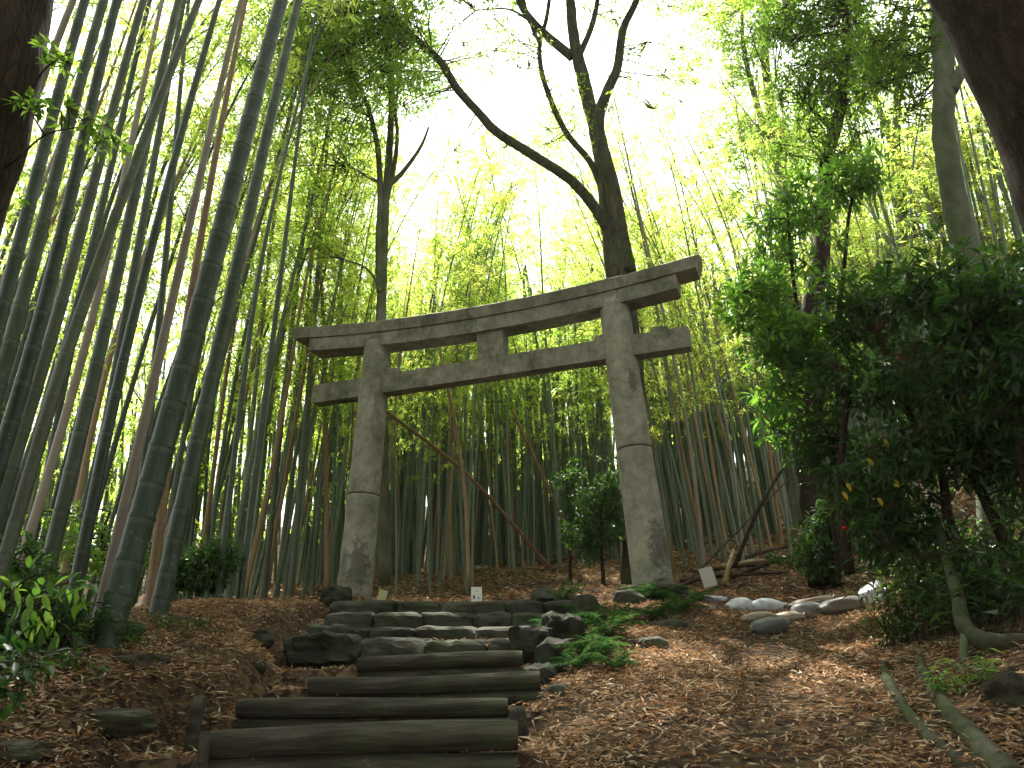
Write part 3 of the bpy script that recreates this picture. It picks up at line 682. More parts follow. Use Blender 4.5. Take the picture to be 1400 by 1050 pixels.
def bamboo_leaves(curve, L, f0, nb, per, lf, seed, spread=1.0, leaf=(.14, .021)):
    """branches from the upper culm, each carrying fans of narrow leaves"""
    g = np.random.default_rng(seed); tw = MB(); lv = MB(); C = []; D = []
    for b in range(nb):
        f = f0 + (1 - f0) * (b + g.random()) / nb; p = curve(f * L); az = g.uniform(0, 2 * np.pi)
        bl = spread * (1.35 * (1 - abs((f - f0) / (1 - f0) - .35)) + .15) * g.uniform(.6, 1.1)
        h = np.array([math.cos(az), math.sin(az), 0]); up = g.uniform(.45, .95); u = np.linspace(0, 1, 5)[:, None]
        B = p + h * bl * u * .85 + np.array([0, 0, 1.0]) * (bl * up * u - bl * (up + g.uniform(.0, .25)) * .62 * u**2.2)
        tw.add(*tube(B, np.linspace(.0075, .0025, 5) * spread, 3, cap=False))
        q = g.uniform(.22, 1, per); Bq = np.stack([np.interp(q, u[:, 0], B[:, i_]) for i_ in range(3)], 1)
        Bq = Bq + g.normal(0, .085 * spread, (per, 3)) * (.5 + q[:, None])
        for c in Bq:
            fa = g.uniform(0, 2 * np.pi); n = lf
            a = fa + g.normal(0, .75, n); d = np.stack([np.cos(a), np.sin(a), g.uniform(-.9, .15, n)], 1)
            C.append(c + g.normal(0, .03, (n, 3))); D.append(d)
    C = np.concatenate(C); D = np.concatenate(D); n = len(C)
    N = nrm(np.stack([g.normal(0, .6, n), g.normal(0, .6, n), np.ones(n)], 1)); s = g.uniform(.7, 1.25, n)
    leaf4(lv, C, D, N, leaf[0] * s, leaf[1] * s, .18); return lv, tw

# distinct near bamboo on the left: (top px, mid px, base px/py, distance, diameter, material, label)
near = [
    ((385, 0), (275, 420), (148, 866), 5.0, .170, M_CULM, 'thickest dark green bamboo, leaning right from the crest of the left leaf bank'),
    ((408, 0), (312, 420), (218, 832), 6.3, .140, M_CULM, 'thick green bamboo leaning right, just right of the thickest one'),
    ((300, 0), (186, 420), (100, 800), 6.0, 0.092, M_CULM, 'bamboo rising from behind the drooping light green leaves and leaning to the top'),
    ((272, 0), (113, 420), (8, 760), 4.6, 0.084, M_CULM, 'dark bamboo crossing from the left edge up to the top, in front of paler ones'),
    ((244, 0), (150, 420), (60, 800), 5.6, 0.109, M_CULM, 'broad green bamboo behind the drooping light green leaves'),
    ((196, 0), (82, 420), (-35, 800), 5.2, 0.101, M_CULM, 'green bamboo framing the left side of the bright white sky strip'),
    ((160, 0), (60, 420), (-60, 820), 4.8, 0.109, M_CULM, 'right one of the close pair of green bamboos in the upper left'),
    ((142, 0), (28, 420), (-80, 800), 4.6, 0.105, M_CULM, 'left one of the close pair of green bamboos in the upper left'),
    ((116, 0), (4, 420), (-110, 850), 4.3, 0.097, M_CULM, 'green bamboo between the near dark trunk and the close pair'),
    ((100, 0), (-55, 420), (-190, 800), 4.7, 0.080, M_CULM_PALE, 'pale tan bamboo passing behind the near dark trunk at upper left'),
    ((252, 0), (178, 400), (108, 795), 7.2, 0.101, M_CULM, 'slim green bamboo right behind the broad one at left'),
    ((330, 0), (238, 400), (131, 862), 5.6, 0.080, M_CULM_PALE, 'pinkish pale dead bamboo touching the left side of the thickest one'),
    ((336, 0), (262, 400), (205, 822), 6.9, 0.088, M_CULM_TAN, 'dead brown bamboo standing between the two thick leaning ones'),
    ((425, 60), (381, 400), (328, 814), 9.0, 0.076, M_CULM, 'slender green bamboo ending right of the pale fallen stick on the crest'),
    ((455, 40), (405, 400), (360, 817), 12.6, 0.092, M_CULM, 'slender green bamboo just left of the gate lintel end'),
    ((416, 60), (441, 420), (447, 822), 12.9, 0.089, M_CULM_TAN, 'reddish brown bamboo passing behind the left end of the gate lintel'),
    ((400, 170), (350, 400), (298, 813), 8.6, 0.071, M_CULM, 'slender green bamboo rising above the pale fallen stick'),
    ((458, 60), (431, 420), (396, 820), 12.4, 0.100, M_CULM, 'dark green bamboo rising behind the very left tip of the top lintel'),
    ((222, 0), (130, 420), (20, 800), 6.6, 0.084, M_CULM_PALE, 'pale bamboo behind the crossing dark one near the left edge'),
    ((205, 0), (105, 420), (-10, 760), 6.9, 0.092, M_CULM, 'shaded bamboo near the left edge standing behind the crossing dark one'),
    ((258, 0), (222, 400), (178, 815), 7.6, 0.084, M_CULM, 'green bamboo seen just left above the foot of the thick leaning pair'),
    ((62, 0), (-30, 300), (-140, 700), 6.2, 0.092, M_CULM, 'shaded bamboo at the far left edge beyond the near dark trunk'),
]
nbam = 0
def add_near(spec, i_):
    (tx, ty), (mx, my), (bx, by), y, dia, mat, lab = spec
    b = at(bx, by, y); g0 = gz(b[0], b[1]); b[2] = min(b[2], g0 + .05) if abs(b[2] - g0) < .4 else b[2]
    m = at(mx, my, y * 1.03); t_ = at(tx, ty, y * 1.08)
    dv = nrm(t_ - m)
    e1 = t_ + dv * 2.2 + np.array([.12, 0, -.05]); e2 = e1 + dv * 1.8 + np.array([.3, 0, -.3]); e3 = e2 + dv * 1.2 + np.array([.5, 0, -.7])
    low = b - nrm(m - b) * max(.25, (b[2] - g0 + .1))
    P = spline([low, b, m, t_, e1, e2, e3], 60)
    mb, cv, L = culm_mb(P, dia / 2, dia * .10, 16, .27 + .03 * (i_ % 3), 1.35, i_)
    root = empty('bamboo', b, lab, 'bamboo'); put(mb.build('culm', mat, root, attr='ring'), root)
    f0 = 6.6 / L if y < 8 else 5.5 / L
    if mat is M_CULM:
        lv, tw = bamboo_leaves(cv, L, min(f0, .75), 15, 7, 8, 300 + i_, 1.0, (.12, .018))
        put(tw.build('branches', M_CULM, root), root); put(lv.build('foliage', M_BAMBOO_LEAF, root, smooth=False), root)
for i_, sp in enumerate(near): add_near(sp, i_); nbam += 1

# eight patterns of 10 m bamboo, shared by the crowd behind
pats = []
for k in range(8):
    g = np.random.default_rng(50 + k); bend = g.uniform(.5, 1.9); z = np.linspace(0, 10, 44)
    P = np.stack([bend * (z / 10) ** 3.2 + .05 * np.sin(z * .9 + k), .08 * np.sin(z * .6 + k * 2), z - .35 * bend * (z / 10) ** 5], 1)
    mb, cv, L = culm_mb(P, .035, .005, 8, .30, 1.3, k)
    cm = mb.mesh('culm', None, True, 'ring')
    lv, tw = bamboo_leaves(cv, L, .30 + .07 * (k % 3), 28, 8, 8, 80 + k, 1.0, (.115, .018))
    pats.append((cm, lv.mesh('foliage', M_BAMBOO_LEAF, False), tw.mesh('branches', M_CULM)))
culm_meshes = {}
def culm_mesh(k, mat):
    if (k, mat.name) not in culm_meshes:
        me = pats[k][0].copy(); me.materials.clear(); me.materials.append(mat); culm_meshes[(k, mat.name)] = me
    return culm_meshes[(k, mat.name)]
def add_bamboo(x, y, h, rad, lean, az, mat, label, group, k, bare=False):
    root = empty('bamboo', (x, y, gz(x, y) - .08), label, 'bamboo', group)
    sc = h / 10; root.rotation_euler = (lean[1], lean[0], az)
    root.rotation_mode = 'XYZ'
    R_ = Matrix.Rotation(lean[0], 4, 'Y') @ Matrix.Rotation(lean[1], 4, 'X') @ Matrix.Rotation(az, 4, 'Z')
    root.rotation_euler = R_.to_euler()
    o = link('culm', culm_mesh(k, mat), root); o.scale = (rad / .042, rad / .042, sc)
    o.scale = (sc * 1.0, sc * 1.0, sc)
    if not bare:
        for nm, me in (('foliage', pats[k][1]), ('branches', pats[k][2])):
            q = link(nm, me, root); q.scale = (sc, sc, sc)
g = np.random.default_rng(99)
zones = [ # px lo, hi, y lo, y hi, count, height lo/hi, lean x, label, group
    (-260, 60, 8.5, 16, 24, 11, 14, .10, 'green bamboo standing deep behind the drooping shrub near the left edge', 'bamboos behind the drooping shrub'),
    (60, 240, 8.5, 16, 14, 11, 14, .10, 'green bamboo deep among the leaning culms at the left', 'bamboos crowded at the left'),
    (240, 345, 11, 18, 20, 10, 13.5, .055, 'upright bamboo rising behind the bush and pale sticks on the left bank', 'bamboos behind the pale fallen sticks'),
    (345, 450, 12.4, 18, 20, 10, 13.5, .055, 'upright bamboo close behind the left end of the gate beams', 'bamboos left of the left pillar'),
    (450, 650, 12.5, 19, 56, 6.0, 8.2, .0, 'slender bamboo through the gate, left of the small white card', 'bamboos behind the left half of the gate'),
    (650, 870, 15.2, 21, 60, 5.8, 7.8, -.02, 'slender bamboo through the gate, right of the small white card', 'bamboos behind the right half of the gate'),
    (905, 985, 11.8, 19, 26, 6.5, 9.0, -.06, 'thin green bamboo just right of the right pillar, above the pale board', 'bamboos above the pale board'),
    (985, 1090, 11.8, 19, 32, 6.5, 9.0, -.06, 'thin green bamboo above the brush pile, left of the crooked dark tree', 'bamboos above the brush pile'),
    (1090, 1420, 13, 20, 26, 8.0, 11, -.05, 'bamboo glimpsed behind the dark leafy trees at the right', 'bamboos behind the right hand trees')]
for lo, hi, y0, y1, cnt, h0, h1, ln, lab, grp in zones:
    for q in range(cnt):
        if nbam >= 296: break
        px = lo + (hi - lo) * (q + g.random()) / cnt; y = y0 + (y1 - y0) * g.random() ** 1.1
        p = at(px, 800, y); mat = M_CULM if px < 300 else M_CULM_LIT
        r = g.random()
        if r < (.24 if 240 < px < 860 else .12): mat = M_CULM_TAN
        elif r < .30: mat = M_CULM_PALE
        kind_ = {'green_culm': '', 'lit_green_culm': '', 'tan_culm': 'dead orange brown ', 'pale_culm': 'dead pale '}[mat.name]
        lb = lab if not kind_ else kind_ + lab.replace('green ', '').replace('upright ', '')
        add_bamboo(p[0], y, g.uniform(h0, h1) * (.78 if 370 < px <= 450 else 1) * (1.3 if 500 < px < 1090 and g.random() < .3 else 1), .045, (ln + g.normal(0, .035), g.normal(0, .03)), g.uniform(-1.4, 1.4) + (0 if ln >= 0 else math.pi), mat, lb, grp + {'green_culm': '', 'lit_green_culm': '', 'tan_culm': ', dead brown ones', 'pale_culm': ', dead pale ones'}[mat.name], int(g.integers(8)), mat in (M_CULM_TAN, M_CULM_PALE) and g.random() < .75)
        nbam += 1
# the wood goes on behind as one mass
mbC = MB(); mbL = MB()
for q in range(520):
    px = g.uniform(-450, 1800); y = g.uniform(17, 36) if q > 120 else g.uniform(15, 22); p = at(px, 700, y); x = p[0]; z0 = gz(x, y)
    h = g.uniform(9, 14)
    if px < 470 and q % 2: h = g.uniform(4.5, 8.5)
    if 500 < px < 1080: h = min(g.uniform(6, 12), 1.6 + y * math.tan(math.radians(g.uniform(25, 37))) - z0)
    bend = g.uniform(.5, 2.2); az = g.uniform(0, 6.28); z = np.linspace(0, 1, 10)
    P = np.stack([x + bend * math.cos(az) * z**3, y + bend * math.sin(az) * z**3, z0 + h * z], 1)
    mbC.add(*tube(P, np.linspace(.045, .01, 10), 6, cap=False))
    cv = lambda s_, P=P, h=h, z=z: np.array([np.interp(s_ / h, z, P[:, i_]) for i_ in range(3)])
    lv, tw = bamboo_leaves(cv, h, (g.choice([.10, .22, .38]) if px > 470 else g.choice([.08, .15, .28])) if (y > 20 or px < 470) else .4, 14, 7, 6, 900 + q, 1.5, (.17, .033))
    mbL.add(np.concatenate(lv.V), Q=np.concatenate(lv.Q))
for q in range(1500):
    px = g.uniform(430, 1850) if q % 8 else g.uniform(-500, 430); y = g.uniform(16.5, 31); p = at(px, 700, y); x = p[0]; z0 = gz(x, y); h = g.uniform(4.5, 7); ln = g.normal(0, .07, 2); z = np.linspace(0, 1, 5)
    mbC.add(*tube(np.stack([x + ln[0] * h * z, y + ln[1] * h * z, z0 + h * z], 1), np.linspace(.05, .03, 5), 5, cap=False))
tag(mbC.build('distant_bamboo_culms', M_CULM_LIT), kind='stuff'); tag(mbL.build('distant_bamboo_foliage', M_BAMBOO_LEAF, smooth=False), kind='stuff')

# ------------------------------------------------------------------ fallen and leaning poles
def pole(pts, d0, d1, mat, label, name='fallen_bamboo_pole', cat='pole', group=None, node=.3, ring=True):
    P = spline([at(*q) if len(q) == 3 else rest(q[0], q[1], d0 * .08) for q in pts], 40)
    c = P.mean(0)
    if ring: mb, cv, L = culm_mb(P - c, d0 / 2, d1 / 2, 12, node)
    else:
        mb = MB(); V, Q, T = tube(P - c, np.linspace(d0, d1, 40) / 2, 14); V += .1 * d0 * np.stack([vnoise(V, 7, 1), vnoise(V, 7, 2), vnoise(V, 7, 3)], 1); mb.add(V, Q, T)
    o = mb.build(name, mat, attr='ring' if ring else None); o.location = tuple(c); return tag(o, label, cat, group)
pole([(528, 562, 11.8), (640, 650, 12.3), (752, 775, 12.8)], .05, .06, M_CULM_TAN, 'tan fallen bamboo slanting down behind the gate from the left pillar')
pole([(1082, 622, 11.3), (1040, 690, 11.0), (1004, 775, 10.8)], .045, .06, M_BARK_RED, 'reddish dead pole slanting left of the dark trunk, right of the gate')
pole([(1078, 655, 11.8), (1000, 735, 11.3), (936, 800, 10.9)], .022, .028, M_TWIG, 'thin pale stick slanting low towards the right pillar foot')
pole([(700, 560, 13), (760, 690, 13), (790, 770, 13.2)], .05, .06, M_CULM_TAN, 'brown dead bamboo leaning left behind the middle of the gate')
pole([(600, 470, 12), (632, 640, 11.6), (642, 806, 11.3)], .05, .06, M_CULM_TAN, 'orange brown dead bamboo standing just left above the white card')
pole([(236, 808), (262, 816), (285, 822)], .055, .07, M_CULM_PALE, 'short pale fallen stick lying left on the crest of the leaf bank')
pole([(278, 819), (300, 813), (323, 819)], .045, .05, M_CULM_PALE, 'curved grey fallen stick lying right on the crest of the leaf bank')
for k, (a, b, y, lab) in enumerate([((925, 803), (985, 786), 10.6, 'lowest brown stick beside the right pillar foot'), ((930, 794), (1075, 782), 11.2, 'long brown stick of the brush pile, crossing behind the pale board'),
                               ((985, 775), (1095, 762), 11.6, 'middle stick on the brush pile right of the pale board'), ((1000, 790), (1110, 752), 11.3, 'thickest dark pole on the brush pile by the dark trunk'),
                               ((1010, 765), (1100, 742), 12.2, 'uppermost stick of the brush pile, left of the dark trunk'), ((990, 800), (1003, 752), 10.5, 'short upright pink stick leaning in front of the brush pile'),
                               ((950, 782), (1052, 772), 11.7, 'thin stick behind the pale board')]):
    pole([(a[0], a[1], y), ((a[0] + b[0]) / 2, (a[1] + b[1]) / 2 - 2, y + .1), (b[0], b[1], y + .25)], .05 + .012 * (k % 3), .045, (M_BARK_RED, M_TWIG, M_CULM_TAN)[k % 3], lab, 'fallen_stick', 'stick', 'sticks heaped by the dark trunk')
pole([(1204, 884), (1212, 925), (1240, 975), (1290, 1025), (1350, 1075)], .06, .072, M_OLDPOLE, 'curved greenish bamboo pole edging the right side of the path', 'edging_pole', ring=True, node=.45)
pole([(1252, 880), (1266, 925), (1290, 965), (1330, 1010), (1390, 1070)], .04, .13, M_OLDPOLE, 'greyish split root-like log on the right bank, thicker towards the corner', 'split_log', 'log', ring=False)
pole([(1120, 792, 10.4), (1160, 782, 10.2), (1215, 768, 10)], .10, .08, M_BARK_DARK, 'low brown log lying across the far path beside the dark trunk', 'fallen_log', 'log', ring=False)

# ------------------------------------------------------------------ trees and shrubs
def limb(mb, pts, r0, r1, sides=10, seed=0, n=None, knob=.06, taper=1.0):
    P = spline(pts, n or max(8, 7 * len(pts))); r = r0 + (r1 - r0) * np.linspace(0, 1, len(P)) ** taper
    V, Q, T = tube(P, r, sides)
    rr = np.repeat(r, sides); rr = np.concatenate([rr, [r[0], r[-1]]])
    V = V + (knob * rr)[:, None] * np.stack([vnoise(V, 1.2 / max(r0, .03), seed), vnoise(V, 1.2 / max(r0, .03), seed + 1), vnoise(V, .7 / max(r0, .03), seed + 2)], 1)
    mb.add(V, Q, T); return P
def crown(root, blobs, skel, nclu, per, leafsz, mat, seed, broad=False, gap=-.25, gs=1.1, tight=.12, droop=-.2, twig=.006, name='foliage'):
    """leaf clusters in a union of ellipsoids, with twigs back to the skeleton; blobs: (centre, (rx, ry, rz))"""
    g = np.random.default_rng(seed); vol = np.array([b[1][0] * b[1][1] * b[1][2] for b in blobs]); pick = g.choice(len(blobs), nclu * 3, p=vol / vol.sum())
    d = nrm(g.normal(size=(nclu * 3, 3))) * (g.random((nclu * 3, 1)) ** .42)
    C = np.array([blobs[q][0] for q in pick]) + d * np.array([blobs[q][1] for q in pick])
    C = C[vnoise(C, gs, seed) > gap][:nclu]
    C = C[C[:, 2] > ground(C[:, 0], C[:, 1]) + .03]
    hubs = C[g.choice(len(C), max(3, len(C) // 11), replace=False)]
    tw = MB(); S = np.asarray(skel)
    for h in hubs:
        k = int(np.argmin(((S - h) ** 2).sum(1) + .5 * np.maximum(0, S[:, 2] - h[2]))); m = (S[k] + h) / 2 + g.normal(0, .06, 3) * np.linalg.norm(S[k] - h)
        tw.add(*tube(spline([S[k], m, h], 6), np.linspace(twig * 2.4, twig, 6), 4, cap=False))
    near_h = np.argmin(((C[:, None] - hubs[None]) ** 2).sum(-1), 1)
    for c, k in zip(C, near_h):
        if np.linalg.norm(c - hubs[k]) > .02: tw.add(*tube([hubs[k], (hubs[k] + c) / 2 + g.normal(0, .02, 3), c], [twig, twig * .7, twig * .45], 3, cap=False))
    put(tw.build('twigs', M_TWIG, root), root)
    n = len(C) * per; CC = np.repeat(C, per, 0); out = nrm(CC - np.repeat(hubs[near_h], per, 0) + 1e-3)
    D = nrm(g.normal(size=(n, 3)) * .8 + out * .6 + np.array([0, 0, droop])); P = CC + D * tight * g.random((n, 1))
    N = nrm(np.stack([g.normal(0, .5, n), g.normal(0, .5, n), np.ones(n)], 1)); s = g.uniform(.65, 1.2, n)
    lv = MB(); (leaf11 if broad else leaf4)(lv, P, D, N, leafsz[0] * s, leafsz[1] * s)
    o = put(lv.build(name, mat, root, smooth=broad), root); return C, hubs
def big_leaves(root, C, n, L, W, mat, seed, name='leaf', droop=-.4, toward=-.35):
    """single leaves large enough to pick out, each an object sharing one mesh"""
    g = np.random.default_rng(seed); mb = MB(); leaf11(mb, np.zeros((1, 3)), np.array([[1.0, 0, 0]]), np.array([[0, 0, 1.0]]), L, W); me = mb.mesh(name, mat)
    near_ = C[np.argsort(C[:, 1])][:max(n, len(C) // 3)]
    for q in range(n):
        c = near_[int(g.integers(len(near_)))] + g.normal(0, .03, 3)
        o = link(name, me, root); d = Vector((g.normal(0, .8), g.normal(0, .5) + toward, droop + g.normal(0, .35))).normalized()
        o.location = tuple(c - np.array(root['origin'])); e = d.to_track_quat('X', 'Z').to_euler(); o.rotation_euler = e; s = g.uniform(.75, 1.15); o.scale = (s, s, s)

A = at
A0 = at
A = lambda px, py, y: A0(px, py, y * .9)
# central forked tree behind the gate
tr = empty('forked_tree', A(868, 800, 12.6), 'tall dark forked tree rising behind the right half of the gate lintel', 'tree')
tk = MB(); sk = []
sk.append(limb(tk, [A(872, 815, 12.6), A(866, 600, 12.7), A(858, 450, 12.8), A(842, 370, 12.9), A(832, 280, 13), A(820, 200, 13), A(800, 120, 13), A(786, 60, 13), A(780, 0, 13), A(776, -110, 13), A(790, -260, 13)], .22, .055, 14, 1, 70, .12))
put(tk.build('trunk', M_BARK_MOSS, tr), tr)
def branch(root, pts, r0, r1, mat, seed, sk):
    b = MB(); P = limb(b, pts, r0, r1, 9, seed); put(b.build('branch', mat, root), root); sk.append(P)
branch(tr, [A(858, 372, 12.85), A(848, 320, 12.8), A(838, 260, 12.8), A(824, 205, 12.8), A(818, 165, 12.8), A(830, 125, 12.8), A(844, 92, 12.8), A(852, 40, 12.8), A(870, 0, 12.8), A(900, -90, 12.8)], .15, .05, M_BARK_MOSS, 2, sk)
branch(tr, [A(830, 312, 12.9), A(812, 282, 12.8), A(780, 246, 12.6), A(732, 214, 12.4), A(680, 181, 12.2), A(656, 156, 12.1), A(624, 120, 12), A(602, 84, 12), A(572, 56, 12), A(544, 28, 12), A(500, -30, 12)], .095, .05, M_BARK_MOSS, 3, sk)
branch(tr, [A(820, 250, 13), A(806, 220, 12.9), A(776, 184, 12.8), A(756, 144, 12.7), A(741, 100, 12.7), A(738, 60, 12.7), A(748, 20, 12.7), A(758, -60, 12.7)], .06, .035, M_BARK_MOSS, 4, sk)
branch(tr, [A(739, 62, 12.7), A(727, 36, 12.7), A(716, 0, 12.7), A(700, -60, 12.7)], .04, .02, M_BARK_MOSS, 5, sk)
branch(tr, [A(782, 78, 13), A(744, 46, 13), A(722, 22, 13), A(707, -5, 13), A(680, -80, 13)], .09, .05, M_BARK_MOSS, 6, sk)
branch(tr, [A(792, 76, 13.1), A(808, 38, 13.1), A(817, 0, 13.1), A(830, -90, 13.1)], .06, .04, M_BARK_MOSS, 7, sk)
branch(tr, [A(744, 46, 13), A(700, 14, 13.1), A(650, 14, 13.2)], .025, .015, M_BARK_MOSS, 8, sk)
sk_ = np.concatenate(sk)
E1 = lambda px, py, y, rx, ry, rz: (A(px, py, y), (rx, ry, rz))
crown(tr, [E1(560, 20, 12, 1.6, 1.2, 1.0), E1(640, -120, 12, 2.2, 1.8, 1.2), E1(800, -200, 12.5, 2.6, 2.2, 1.4), E1(960, -90, 12.5, 2.0, 1.8, 1.1), E1(470, 60, 12.5, 1.2, 1, .9)], sk_, 3400, 12, (.08, .032), M_CANOPY, 21, gap=-.15, tight=.14)
crown(tr, [E1(560, 30, 11.6, 1.3, .9, .55), E1(470, 60, 12, 1.2, .9, .7), E1(620, 20, 11.4, .9, .8, .4), E1(540, 120, 12, .8, .7, .4), E1(400, 60, 11.8, .9, .8, .8), E1(600, 90, 11.8, .5, .6, .35)], sk_, 1000, 12, (.075, .028), M_CANOPY, 29, gap=-.12, tight=.12, name='canopy_foliage')
crown(tr, [E1(740, 150, 12.9, 1.0, .5, .9), E1(900, 90, 13, .9, .6, .9), E1(860, 20, 13.3, 1.3, .6, .5), E1(680, 60, 12.4, .9, .6, .5), E1(640, 190, 12.6, .8, .6, .5)], sk_, 520, 10, (.07, .026), M_CANOPY, 22, gap=-.1)

crown(tr, [E1(700, -110, 11.8, 1.7, 1.7, .8), E1(880, -110, 11.8, 1.7, 1.7, .8), E1(1040, -100, 11.5, 1.5, 1.6, .8), E1(540, -120, 11.5, 1.7, 1.6, .8), E1(400, -120, 11.5, 1.4, 1.6, .8)], sk_, 1500, 10, (.12, .055), M_CANOPY, 30, gap=-.02, name='canopy_foliage')  # unseen canopy above the view, added to shade and dapple the path
A = at
# thin grey tree with upright forks left of centre
tr = empty('slim_forked_tree', A(524, 800, 12.2), 'slim grey tree with upright forks behind the left half of the gate', 'tree')
tk = MB(); sk = []
sk.append(limb(tk, [A(526, 800, 12.2), A(523, 600, 12.2), A(521, 450, 12.2), A(523, 370, 12.2), A(526, 300, 12.2), A(530, 240, 12.2), A(534, 180, 12.2), A(536, 120, 12.2), A(533, 60, 12.2), A(530, -40, 12.2)], .095, .045, 10, 11, 60, .1))
put(tk.build('trunk', M_BARK_GREY, tr), tr)
branch(tr, [A(520, 400, 12.15), A(518, 330, 12.15), A(520, 270, 12.15), A(516, 200, 12.15), A(504, 150, 12.2), A(488, 110, 12.2), A(470, 60, 12.2)], .07, .03, M_BARK_GREY, 12, sk)
branch(tr, [A(530, 255, 12.2), A(548, 238, 12.2), A(566, 215, 12.2), A(578, 195, 12.2), A(586, 174, 12.2)], .05, .02, M_BARK_GREY, 13, sk)
branch(tr, [A(528, 275, 12.2), A(540, 220, 12.2), A(543, 180, 12.2), A(541, 150, 12.2), A(548, 90, 12.2)], .05, .02, M_BARK_GREY, 12.2, sk)
branch(tr, [A(520, 250, 12.2), A(500, 240, 12.2), A(480, 228, 12.2)], .035, .015, M_BARK_GREY, 15, sk)
branch(tr, [A(522, 420, 12.2), A(514, 385, 12.2), A(498, 365, 12.2), A(470, 355, 12.2)], .03, .012, M_BARK_GREY, 16, sk)
crown(tr, [E1(520, 60, 12.2, 1.7, 1.3, 1.5), E1(430, 130, 12.2, 1.6, 1.2, 1.6), E1(480, 230, 12.5, 1.0, 1, .9), E1(600, 90, 12.2, .9, .8, .9), E1(440, 330, 12.5, .8, .8, .8)], np.concatenate(sk), 1600, 12, (.08, .03), M_CANOPY, 23, gap=-.12)

# crooked dark tree with thick foot at the right
tr = empty('crooked_tree', A(1122, 790, 10.4), 'crooked dark tree with a thick shaded foot right of the brush pile', 'tree')
tk = MB(); sk = []
sk.append(limb(tk, [A(1130, 800, 10.4), A(1122, 740, 10.4), A(1112, 680, 10.4), A(1102, 600, 10.3), A(1098, 520, 10.2), A(1108, 430, 10.1), A(1122, 360, 10), A(1125, 286, 10), A(1132, 213, 10), A(1148, 152, 10), A(1156, 99, 10), A(1158, 34, 10), A(1150, 0, 10), A(1140, -90, 10)], .22, .045, 14, 21, 70, .12, .75))
put(tk.build('trunk', M_BARK_DARK, tr), tr)
branch(tr, [A(1155, 100, 10), A(1172, 86, 10), A(1188, 84, 10), A(1215, 100, 10)], .03, .012, M_BARK_DARK, 22, sk)
branch(tr, [A(1140, 180, 10), A(1110, 150, 10), A(1090, 130, 10.2), A(1060, 120, 10.4)], .035, .012, M_BARK_DARK, 23, sk)
branch(tr, [A(1106, 600, 10.3), A(1130, 540, 10.3), A(1150, 500, 10.3)], .10, .04, M_BARK_DARK, 24, sk)
crown(tr, [E1(1150, 10, 10, 1.1, .9, .7), E1(1130, 120, 10, .9, .7, .6), E1(1130, 200, 9.9, .9, .7, .35), E1(1200, 60, 10, .8, .7, .8), E1(1060, 60, 10.4, .7, .6, .5), E1(1110, 560, 9.9, .8, .6, .9), E1(1110, 450, 9.8, .8, .6, .8)], np.concatenate(sk), 1500, 12, (.075, .032), M_TREE_LEAF, 24, gap=-.1)

# smooth grey green trunk at upper right
tr = empty('smooth_barked_tree', A(1352, 800, 7.6), 'tree with smooth grey green sinuous trunk left of the big reddish trunk', 'tree')
tk = MB(); sk = []
sk.append(limb(tk, [A(1362, 820, 7.6), A(1356, 650, 7.6), A(1346, 470, 7.6), A(1326, 360, 7.6), A(1308, 290, 7.6), A(1296, 220, 7.6), A(1290, 170, 7.6), A(1291, 120, 7.6), A(1288, 60, 7.6), A(1287, 20, 7.6), A(1280, -60, 7.6), A(1262, -180, 7.6)], .145, .10, 16, 31, 80, .12))
put(tk.build('trunk', M_BARK_GREY, tr), tr)
branch(tr, [A(1300, 125, 7.55), A(1318, 90, 7.5), A(1345, 40, 7.5), A(1370, -40, 7.5)], .075, .05, M_BARK_GREY, 32, sk)
crown(tr, [E1(1240, 20, 7.8, .75, .7, .75), E1(1215, 110, 8.2, .5, .5, .45), E1(1300, -150, 7.4, 1.6, 1.3, .9), E1(1130, -120, 7.8, 1.3, 1.2, .6), E1(1265, 130, 8, .35, .4, .3)], np.concatenate(sk), 1100, 13, (.075, .03), M_TREE_LEAF, 25, gap=-.15)

# pale trees behind
for (bx, y, pts, blobs, lab, sdd) in [
    (1070, 17, [(1085, 760), (1080, 500), (1075, 350), (1064, 213), (1050, 120), (1045, 57), (1050, 0), (1060, -70)], [(1040, 60, 1.7, 1.4, 1.4), (1000, 190, 1.2, 1, .9), (960, 90, 1.0, 1, .8), (1070, 180, 1.0, 1, 1.1), (1000, 280, .8, .8, .6), (1010, -40, 2.2, 1.8, 1.2)], 'pale yellow green tree far behind the right end of the lintel', 31),
    (1250, 18, [(1250, 700), (1245, 450), (1235, 300), (1225, 200), (1230, 100), (1240, 0)], [(1230, 250, 2.0, 1.6, 1.4), (1330, 200, 1.8, 1.6, 1.6), (1350, 330, 1.8, 1.5, 1.6), (1200, 380, 1.8, 1.5, 1.5)], 'hazy light green tree deep in the wood behind the smooth grey green trunk', 32)]:
    tr = empty('pale_tree', A(*pts[0], y), lab, 'tree'); tk = MB(); P = limb(tk, [A(a, b, y) for a, b in pts], .2, .06, 10, sdd, 60, .1); put(tk.build('trunk', M_BARK_GREY, tr), tr)
    sk = [P]; a, b = pts[3]; branch(tr, [A(a + 6, b + 30, y), A(a - 26, b - 60, y), A(a - 46, b - 140, y), A(a - 50, b - 200, y)], .10, .04, M_BARK_GREY, sdd + 1, sk)
    crown(tr, [(A(q[0], q[1], y), q[2:]) for q in blobs], np.concatenate(sk), 1700, 13, (.11, .045), M_BAMBOO_LEAF, sdd + 40, gap=-.1)

